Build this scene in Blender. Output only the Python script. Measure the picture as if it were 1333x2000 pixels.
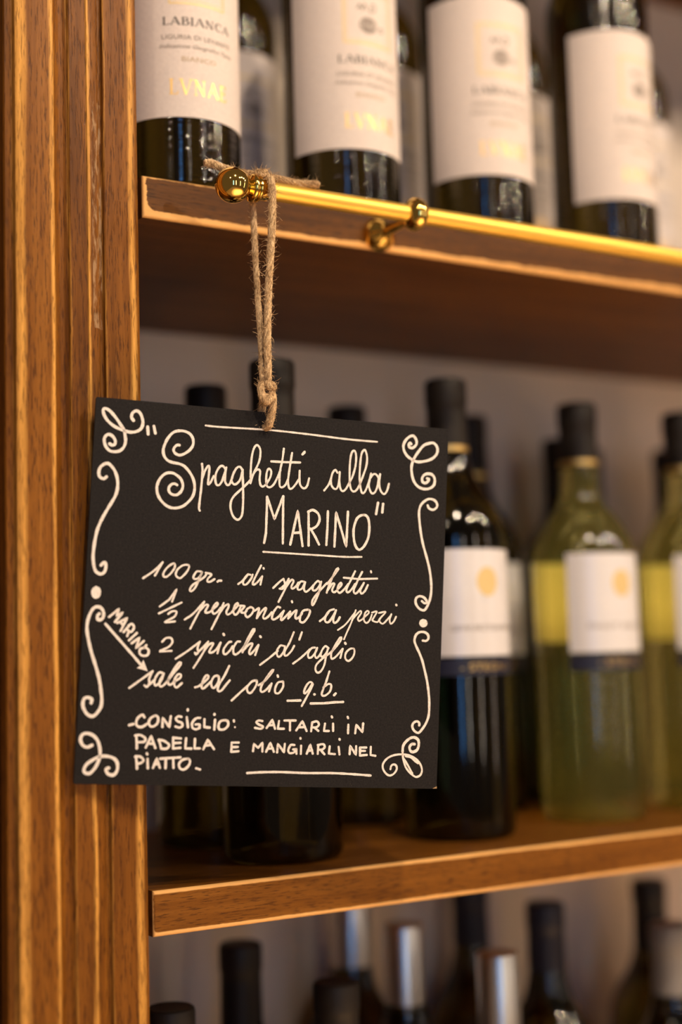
import bpy, bmesh, math, random
from mathutils import Vector, Matrix, Euler

# ------------------------------------------------------------------ clear, camera, world, lights
for o in list(bpy.data.objects):
    bpy.data.objects.remove(o, do_unlink=True)
SC = bpy.context.scene
COL = SC.collection
PI = math.pi
rnd = random.Random(7)
Z0 = 1.42612                      # camera height above the floor, metres

cam_data = bpy.data.cameras.new('camera')
cam = bpy.data.objects.new('camera', cam_data)
COL.objects.link(cam)
YAW, PITCH, ROLL = math.radians(31.02856), math.radians(5.77976), math.radians(1.65458)
fw = Vector((math.sin(YAW) * math.cos(PITCH), math.cos(YAW) * math.cos(PITCH), math.sin(PITCH)))
r0 = Vector((math.cos(YAW), -math.sin(YAW), 0.0))
u0 = r0.cross(fw)
rt = r0 * math.cos(ROLL) - u0 * math.sin(ROLL)
up = u0 * math.cos(ROLL) + r0 * math.sin(ROLL)
mw = Matrix((rt, up, -fw)).transposed().to_4x4()
mw.translation = Vector((-0.31892, -0.743, Z0))
cam.matrix_world = mw
cam_data.sensor_fit = 'VERTICAL'
cam_data.sensor_height = 36.0
cam_data.sensor_width = 24.0
cam_data.lens = 50.0
cam_data.clip_start = 0.02
cam_data.dof.use_dof = True
cam_data.dof.focus_distance = 0.800
cam_data.dof.aperture_fstop = 1.8
cam_data.dof.aperture_blades = 9
SC.camera = cam

SC.view_settings.view_transform = 'Standard'
SC.view_settings.look = 'None'
SC.view_settings.exposure = -0.05
SC.view_settings.gamma = 1.0
SC.view_settings.use_curve_mapping = False

world = bpy.data.worlds.new('room_ambience')
SC.world = world
world.use_nodes = True
bg = world.node_tree.nodes['Background']
bg.inputs['Color'].default_value = (1.0, 0.72, 0.50, 1)
bg.inputs['Strength'].default_value = 0.105


def area_light(name, loc, target, sx, sy, power, color, shape='RECTANGLE', spread=180):
    d = bpy.data.lights.new(name, 'AREA')
    d.shape = shape
    d.size = sx
    if shape in ('RECTANGLE', 'ELLIPSE'):
        d.size_y = sy
    d.energy = power
    d.color = color
    d.spread = math.radians(spread)
    o = bpy.data.objects.new(name, d)
    COL.objects.link(o)
    o.location = loc
    o.rotation_euler = (Vector(target) - Vector(loc)).to_track_quat('-Z', 'Y').to_euler()
    return o


# warm ceiling spots in front of the shelves
WARM = (1.0, 0.775, 0.55)
for nm, loc, p in (('ceiling_spot', (-0.13, -1.22, 2.80), 16.0), ('ceiling_spot', (1.65, -1.40, 2.80), 13.0),
                   ('ceiling_spot', (0.70, -1.75, 2.80), 15.0), ('ceiling_spot', (2.6, -1.60, 2.80), 10.0),
                   ('ceiling_spot', (1.10, -1.40, 2.80), 7.0), ('ceiling_spot', (-1.3, -1.50, 2.80), 5.0)):
    area_light(nm, loc, (0.25, 0.05, 1.40), 0.06, 0.06, p, WARM, 'DISK')


# added fill lamps aimed down, so warm bounce off the tiles lifts the wall
for loc in ((0.3, -1.20, 2.80), (1.3, -1.25, 2.80)):
    area_light('floor_bounce_fill', loc, (loc[0], loc[1], 0.0), 0.06, 0.06, 28.0, WARM, 'DISK', 44)


def window_light(name, az, dist, w, h, zc, power, color):
    a = math.radians(az)          # azimuth from -Y, positive towards -X
    loc = (0.2 - math.sin(a) * dist, -math.cos(a) * dist, zc)
    area_light(name, loc, (0.2, 0.05, zc), w, h, power, color)


# shop front behind the photographer: daylight door and narrow panes
window_light('door_daylight', 25, 3.3, 0.22, 1.5, 1.50, 8.0, (0.15, 0.44, 1.0))
window_light('pane_daylight', 9, 3.3, 0.05, 1.5, 1.5, 5.5, (1.0, 0.94, 0.84))
window_light('pane_daylight', -19, 3.2, 0.05, 1.5, 1.5, 5.5, (1.0, 0.86, 0.72))
window_light('pane_daylight', -50, 3.0, 0.05, 1.4, 1.5, 3.0, (1.0, 0.85, 0.75))

# ------------------------------------------------------------------ materials


def new_mat(name):
    m = bpy.data.materials.new(name)
    m.use_nodes = True
    nt = m.node_tree
    return m, nt, nt.nodes['Principled BSDF']


def plain(name, color, rough=0.5, metal=0.0, **kw):
    m, nt, b = new_mat(name)
    b.inputs['Base Color'].default_value = (*color, 1)
    b.inputs['Roughness'].default_value = rough
    b.inputs['Metallic'].default_value = metal
    for k, v in kw.items():
        b.inputs[k].default_value = v
    return m


class NT:
    """short hand for building node trees"""
    def __init__(self, nt):
        self.nt = nt

    def n(self, typ, **kw):
        nd = self.nt.nodes.new(typ)
        for k, v in kw.items():
            setattr(nd, k, v)
        return nd

    def l(self, a, b):
        self.nt.links.new(a, b)

    def val(self, nd, i, v):
        if hasattr(v, 'is_linked') or hasattr(v, 'links'):
            self.l(v, nd.inputs[i])
        else:
            nd.inputs[i].default_value = v

    def math(self, op, a, b=0.0, c=None, clamp=False):
        nd = self.n('ShaderNodeMath', operation=op, use_clamp=clamp)
        self.val(nd, 0, a)
        self.val(nd, 1, b)
        if c is not None:
            self.val(nd, 2, c)
        return nd.outputs[0]

    def mix(self, f, a, b, blend='MIX'):
        nd = self.n('ShaderNodeMix', data_type='RGBA', blend_type=blend)
        self.val(nd, 0, f)
        for i, v in ((6, a), (7, b)):
            if isinstance(v, tuple):
                nd.inputs[i].default_value = (*v, 1) if len(v) == 3 else v
            else:
                self.l(v, nd.inputs[i])
        return nd.outputs[2]

    def noise(self, vec, scale, detail=4, rough=0.55, dist=0.0):
        nd = self.n('ShaderNodeTexNoise')
        self.l(vec, nd.inputs['Vector'])
        nd.inputs['Scale'].default_value = scale
        nd.inputs['Detail'].default_value = detail
        nd.inputs['Roughness'].default_value = rough
        nd.inputs['Distortion'].default_value = dist
        return nd.outputs['Fac']

    def ramp(self, fac, stops, interp='LINEAR'):
        nd = self.n('ShaderNodeValToRGB')
        cr = nd.color_ramp
        cr.interpolation = interp
        while len(cr.elements) < len(stops):
            cr.elements.new(0.5)
        for e, (p, c) in zip(cr.elements, stops):
            e.position = p
            e.color = (c, c, c, 1) if not isinstance(c, tuple) else (*c, 1)
        self.l(fac, nd.inputs['Fac'])
        return nd.outputs['Color']

    def mapping(self, vec, scale, loc=(0, 0, 0)):
        nd = self.n('ShaderNodeMapping')
        self.l(vec, nd.inputs['Vector'])
        nd.inputs['Scale'].default_value = scale
        nd.inputs['Location'].default_value = loc
        return nd.outputs['Vector']

    def bump(self, h, strength, dist, normal_to):
        nd = self.n('ShaderNodeBump')
        nd.inputs['Strength'].default_value = strength
        nd.inputs['Distance'].default_value = dist
        self.l(h, nd.inputs['Height'])
        self.l(nd.outputs['Normal'], normal_to)


BROWN_DARK, BROWN_MID, BROWN_LIGHT = (0.066, 0.021, 0.0030), (0.190, 0.068, 0.0080), (0.31, 0.125, 0.018)
WORN = (0.72, 0.40, 0.13)


def wood_color(t, obj, along, seed=0.0, tone=1.0):
    """grain running along one axis (0 x, 2 z): streaks plus short dark pores"""
    s = [1, 1, 1]
    s[along] = 0.045
    v = t.mapping(obj, tuple(s), (seed, seed * 1.7, seed * 0.6))
    broad = t.noise(v, 55, 5, 0.6, 0.6)
    fine = t.noise(v, 260, 3, 0.6, 0.2)
    s2 = [1, 1, 1]
    s2[along] = 0.09
    v2 = t.mapping(obj, tuple(s2), (seed * 2, seed, seed))
    pores = t.noise(v2, 1150, 3, 0.6)
    pore_f = t.ramp(pores, [(0.0, 0.0), (0.52, 0.0), (0.64, 1.0)])
    f = t.math('ADD', t.math('MULTIPLY', broad, 0.65), t.math('MULTIPLY', fine, 0.35))
    col = t.ramp(f, [(0.30, tuple(c * tone for c in BROWN_DARK)), (0.50, tuple(c * tone for c in BROWN_MID)),
                     (0.72, tuple(c * tone for c in BROWN_LIGHT))])
    col = t.mix(t.math('MULTIPLY', pore_f, 0.72), col, tuple(c * tone for c in (0.045, 0.014, 0.003)))
    return col, f, pore_f


def wood(name, along, seed=0.0, tone=1.0, rough=0.42):
    m, nt, b = new_mat(name)
    t = NT(nt)
    obj = t.n('ShaderNodeTexCoord').outputs['Object']
    col, f, pf = wood_color(t, obj, along, seed, tone)
    t.l(col, b.inputs['Base Color'])
    b.inputs['Roughness'].default_value = rough
    b.inputs['Specular IOR Level'].default_value = 0.15
    t.bump(t.math('SUBTRACT', f, pf), 0.25, 0.0004, b.inputs['Normal'])
    return m


def post_wood():
    """moulded post: worn honey coloured edges on the arrises, a strip of smeared filler, fine scratches"""
    m, nt, b = new_mat('post_wood')
    t = NT(nt)
    obj = t.n('ShaderNodeTexCoord').outputs['Object']
    col, f, pf = wood_color(t, obj, 2, 3.1)
    sep = t.n('ShaderNodeSeparateXYZ')
    t.l(obj, sep.inputs[0])
    x, y, z = sep.outputs
    wob = t.noise(t.mapping(obj, (1, 1, 0.10)), 90, 3, 0.6)
    xm = t.math('ADD', t.math('MULTIPLY', x, 1000.0), t.math('MULTIPLY', t.math('SUBTRACT', wob, 0.5), 5.0))
    worn = None
    for c, w, k in ((-11.2, 2.6, 1.0), (-37.9, 1.5, 0.9), (-59.0, 2.0, 0.95), (-77.2, 4.0, 1.0), (-48.9, 0.8, 0.45), (-27.4, 0.7, 0.4)):
        d = t.math('ABSOLUTE', t.math('SUBTRACT', xm, c))
        a = t.math('MULTIPLY', t.math('SMOOTH_MIN', t.math('MULTIPLY', t.math('SUBTRACT', w, d), 1.25 / w), 1.0, 0.25), k)
        a = t.math('MAXIMUM', a, 0.0)
        worn = a if worn is None else t.math('MAXIMUM', worn, a)
    streak = t.ramp(t.noise(t.mapping(obj, (1, 1, 0.03)), 420, 4, 0.65), [(0.30, 0.45), (0.55, 1.0)])
    worn = t.math('MULTIPLY', t.math('MULTIPLY', worn, streak), t.math('SUBTRACT', 1.0, t.math('MULTIPLY', pf, 0.6)), clamp=True)
    worn_col = t.mix(f, (0.50, 0.22, 0.035), (0.92, 0.50, 0.12))
    col = t.mix(worn, col, worn_col)
    # smeared filler in the groove
    zin = t.math('MULTIPLY', t.math('GREATER_THAN', z, Z0 + 0.185), t.math('LESS_THAN', z, Z0 + 0.315))
    xin = t.math('MULTIPLY', t.math('GREATER_THAN', x, -0.0355), t.math('LESS_THAN', x, -0.0283))
    sm = t.noise(t.mapping(obj, (1, 1, 0.28)), 300, 4, 0.62)
    sm = t.ramp(sm, [(0.48, 0.0), (0.60, 1.0)])
    fil = t.math('MULTIPLY', t.math('MULTIPLY', zin, xin), sm)
    col = t.mix(t.math('MULTIPLY', fil, 0.55), col, (0.46, 0.31, 0.17))
    t.l(col, b.inputs['Base Color'])
    b.inputs['Roughness'].default_value = 0.38
    b.inputs['Specular IOR Level'].default_value = 0.15
    t.bump(t.math('SUBTRACT', f, pf), 0.3, 0.0005, b.inputs['Normal'])
    return m


def shelf_wood(name, seed, length, thick, top_w, bot_w, end_w, tone=0.92, corner=0.006, jag=1.0):
    """stained board whose sanded-through front arrises show pale wood; local origin at front, bottom, left corner"""
    m, nt, b = new_mat(name)
    t = NT(nt)
    obj = t.n('ShaderNodeTexCoord').outputs['Object']
    col, f, pf = wood_color(t, obj, 0, seed, tone)
    sep = t.n('ShaderNodeSeparateXYZ')
    t.l(obj, sep.inputs[0])
    x, y, z = sep.outputs
    wob = t.noise(t.mapping(obj, (0.22, 1, 1)), 420, 4, 0.7)
    wob2 = t.noise(t.mapping(obj, (0.5, 1, 1)), 26, 2, 0.5)
    jit = t.math('ADD', t.math('MULTIPLY', t.math('SUBTRACT', wob, 0.5), 0.0022 * jag), t.math('MULTIPLY', t.math('SUBTRACT', wob2, 0.5), 0.0026 * jag))
    a = t.math('SUBTRACT', z, bot_w)
    c = t.math('SUBTRACT', t.math('SUBTRACT', thick, z), top_w)
    d = t.math('SUBTRACT', x, end_w)
    e = t.math('SMOOTH_MIN', t.math('SMOOTH_MIN', a, d, corner), c, corner * 0.3)
    e = t.math('ADD', e, jit)
    wornf = t.ramp(t.math('MULTIPLY_ADD', e, -1300.0, 0.5, clamp=True), [(0.2, 0.0), (0.8, 1.0)])
    front = t.math('LESS_THAN', y, 0.0016)
    wornf = t.math('MULTIPLY', wornf, front)
    col = t.mix(wornf, col, t.mix(f, (0.60, 0.30, 0.085), (0.92, 0.54, 0.20)))
    t.l(col, b.inputs['Base Color'])
    b.inputs['Roughness'].default_value = 0.40
    b.inputs['Specular IOR Level'].default_value = 0.15
    t.bump(t.math('SUBTRACT', f, pf), 0.2, 0.0004, b.inputs['Normal'])
    return m


def chalk_black():
    m, nt, b = new_mat('chalkboard_black')
    t = NT(nt)
    obj = t.n('ShaderNodeTexCoord').outputs['Object']
    n1 = t.noise(obj, 900, 3, 0.7)
    n2 = t.noise(obj, 1500, 1, 0.5)
    n3 = t.noise(obj, 14, 3, 0.5)
    sp = t.ramp(n2, [(0.72, 0.0), (0.80, 1.0)])
    col = t.ramp(n1, [(0.30, (0.0045, 0.0040, 0.0042)), (0.70, (0.019, 0.0165, 0.0166))])
    col = t.mix(t.math('MULTIPLY', n3, 0.25), col, (0.012, 0.011, 0.011))
    col = t.mix(t.math('MULTIPLY', sp, 0.55), col, (0.16, 0.13, 0.11))
    t.l(col, b.inputs['Base Color'])
    b.inputs['Roughness'].default_value = 0.72
    b.inputs['Specular IOR Level'].default_value = 0.2
    t.bump(n1, 0.35, 0.00025, b.inputs['Normal'])
    return m


def chalk_white():
    m, nt, b = new_mat('chalk_marker_white')
    t = NT(nt)
    obj = t.n('ShaderNodeTexCoord').outputs['Object']
    n1 = t.noise(obj, 1100, 2, 0.6)
    col = t.ramp(n1, [(0.25, (0.55, 0.48, 0.42)), (0.45, (0.86, 0.80, 0.74)), (0.7, (0.92, 0.87, 0.82))])
    t.l(col, b.inputs['Base Color'])
    b.inputs['Roughness'].default_value = 0.8
    return m


def glass(name, color, ripple=0.0, rough=0.0, ior=1.5):
    m, nt, b = new_mat(name)
    b.inputs['Base Color'].default_value = (*color, 1)
    b.inputs['Transmission Weight'].default_value = 1.0
    b.inputs['Roughness'].default_value = rough
    b.inputs['IOR'].default_value = ior
    if ripple:
        t = NT(nt)
        obj = t.n('ShaderNodeTexCoord').outputs['Object']
        h = t.noise(t.mapping(obj, (0.02, 0.02, 1.0)), 1000, 1, 0.5)      # fine mould ripples below the shoulder
        sep = t.n('ShaderNodeSeparateXYZ')
        t.l(obj, sep.inputs[0])
        low = t.ramp(sep.outputs[2], [(0.185, 1.0), (0.200, 0.0)])
        t.bump(t.math('MULTIPLY', h, low), 1.0, ripple, b.inputs['Normal'])
    return m


def clear_glass(name, tint):
    """thin clear glass full of pale wine: tinted see-through wall with Fresnel gloss, partly refracting"""
    m, nt, b = new_mat(name)
    t = NT(nt)
    nt.nodes.remove(b)
    out = nt.nodes['Material Output']
    tr = t.n('ShaderNodeBsdfTransparent')
    tr.inputs['Color'].default_value = (*tint, 1)
    rf = t.n('ShaderNodeBsdfRefraction')
    rf.inputs['Color'].default_value = (*tint, 1)
    rf.inputs['IOR'].default_value = 1.34
    rf.inputs['Roughness'].default_value = 0.0
    gl = t.n('ShaderNodeBsdfGlossy')
    gl.inputs['Roughness'].default_value = 0.08
    fr = t.n('ShaderNodeFresnel')
    fr.inputs['IOR'].default_value = 1.48
    m1 = t.n('ShaderNodeMixShader')
    m1.inputs[0].default_value = 0.35
    t.l(tr.outputs[0], m1.inputs[1])
    t.l(rf.outputs[0], m1.inputs[2])
    df = t.n('ShaderNodeBsdfDiffuse')
    df.inputs['Color'].default_value = (0.66, 0.60, 0.17, 1)
    m3 = t.n('ShaderNodeMixShader')
    m3.inputs[0].default_value = 0.06
    t.l(m1.outputs[0], m3.inputs[1])
    t.l(df.outputs[0], m3.inputs[2])
    m2 = t.n('ShaderNodeMixShader')
    geo = t.n('ShaderNodeNewGeometry')
    t.l(t.math('MULTIPLY', fr.outputs[0], t.math('SUBTRACT', 1.0, geo.outputs['Backfacing'])), m2.inputs[0])
    t.l(m3.outputs[0], m2.inputs[1])
    t.l(gl.outputs[0], m2.inputs[2])
    t.l(m2.outputs[0], out.inputs['Surface'])
    return m


def paper(name, lo, hi, rough=0.75):
    m, nt, b = new_mat(name)
    t = NT(nt)
    obj = t.n('ShaderNodeTexCoord').outputs['Object']
    t.l(t.ramp(t.noise(obj, 500, 4, 0.6), [(0.3, lo), (0.7, hi)]), b.inputs['Base Color'])
    b.inputs['Roughness'].default_value = rough
    b.inputs['Specular IOR Level'].default_value = 1.0 if rough < 0.4 else 0.3
    return m


def jute():
    m, nt, b = new_mat('jute_fibre')
    t = NT(nt)
    obj = t.n('ShaderNodeTexCoord').outputs['Object']
    n1 = t.noise(t.mapping(obj, (1, 1, 0.25)), 1500, 3, 0.65)
    n2 = t.noise(obj, 120, 2, 0.5)
    f = t.math('ADD', t.math('MULTIPLY', n1, 0.75), t.math('MULTIPLY', n2, 0.25))
    t.l(t.ramp(f, [(0.34, (0.19, 0.10, 0.04)), (0.46, (0.55, 0.35, 0.17)), (0.60, (0.86, 0.63, 0.36))]), b.inputs['Base Color'])
    b.inputs['Roughness'].default_value = 0.85
    t.bump(n1, 1.0, 0.0008, b.inputs['Normal'])
    return m


def plaster():
    m, nt, b = new_mat('wall_plaster')
    t = NT(nt)
    obj = t.n('ShaderNodeTexCoord').outputs['Object']
    t.l(t.ramp(t.noise(obj, 6, 4, 0.5), [(0.3, (0.64, 0.545, 0.455)), (0.7, (0.70, 0.60, 0.50))]), b.inputs['Base Color'])
    b.inputs['Roughness'].default_value = 0.85
    t.bump(t.noise(obj, 160, 3, 0.6), 0.1, 0.001, b.inputs['Normal'])
    return m


def tiles():
    m, nt, b = new_mat('floor_tiles')
    t = NT(nt)
    obj = t.n('ShaderNodeTexCoord').outputs['Object']
    br = t.n('ShaderNodeTexBrick')
    t.l(obj, br.inputs['Vector'])
    br.offset = 0.0
    for k, v in (('Color1', (0.62, 0.46, 0.30, 1)), ('Color2', (0.66, 0.49, 0.32, 1)), ('Mortar', (0.20, 0.17, 0.14, 1))):
        br.inputs[k].default_value = v
    br.inputs['Scale'].default_value = 1.0
    br.inputs['Brick Width'].default_value = 0.3
    br.inputs['Row Height'].default_value = 0.3
    br.inputs['Mortar Size'].default_value = 0.004
    t.l(br.outputs['Color'], b.inputs['Base Color'])
    b.inputs['Roughness'].default_value = 0.4
    return m


def brass(name, color, rough):
    m, nt, b = new_mat(name)
    b.inputs['Base Color'].default_value = (*color, 1)
    b.inputs['Metallic'].default_value = 1.0
    b.inputs['Roughness'].default_value = rough
    return m


M_POST = post_wood()
M_PANEL = wood('side_panel_wood', 2, 8.3, 0.8)
M_BLACK = chalk_black()
M_CHALK = chalk_white()
M_EDGE = plain('raw_board_edge', (0.42, 0.27, 0.13), 0.8)
M_JUTE = jute()
M_RAIL = brass('satin_brass', (0.95, 0.63, 0.13), 0.48)
M_BRASS = brass('polished_brass', (0.92, 0.62, 0.16), 0.07)
M_DARKGLASS = glass('dark_wine_glass', (0.075, 0.055, 0.010), 0.0, 0.08)
M_RIPPLEGLASS = glass('rippled_dark_wine_glass', (0.075, 0.055, 0.010), 0.00038, 0.06)
M_CLEARGLASS = clear_glass('pale_wine_glass', (0.985, 0.95, 0.62))
M_CREAM = paper('cream_label_paper', (0.66, 0.585, 0.555), (0.75, 0.67, 0.63))
M_WHITE = paper('white_label_paper', (0.70, 0.69, 0.72), (0.76, 0.75, 0.78), 0.28)
M_NAVY = plain('navy_label_print', (0.010, 0.011, 0.030), 0.5)
M_INK = plain('dark_ink', (0.035, 0.028, 0.022), 0.6)
M_GREYINK = plain('grey_ink', (0.20, 0.16, 0.13), 0.6)
M_PALEINK = plain('tan_ink', (0.48, 0.36, 0.22), 0.6)
M_GOLD = brass('gold_foil', (0.80, 0.54, 0.20), 0.42)
M_PALEGOLD = plain('pale_gold_print', (0.76, 0.58, 0.27), 0.45, 0.2)
M_CAPBLACK = plain('black_capsule_foil', (0.014, 0.0105, 0.0085), 0.5, 0.0, **{'Specular IOR Level': 0.25})
M_CAPNAVY = plain('navy_capsule_foil', (0.018, 0.018, 0.030), 0.45, 0.0, **{'Specular IOR Level': 0.3})
M_CAPSILVER = plain('silver_capsule_foil', (0.78, 0.74, 0.69), 0.33, 1.0)
M_CAPGREY = plain('grey_capsule_foil', (0.20, 0.185, 0.175), 0.5)
M_WALL = plaster()
M_FLOOR = tiles()

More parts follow.
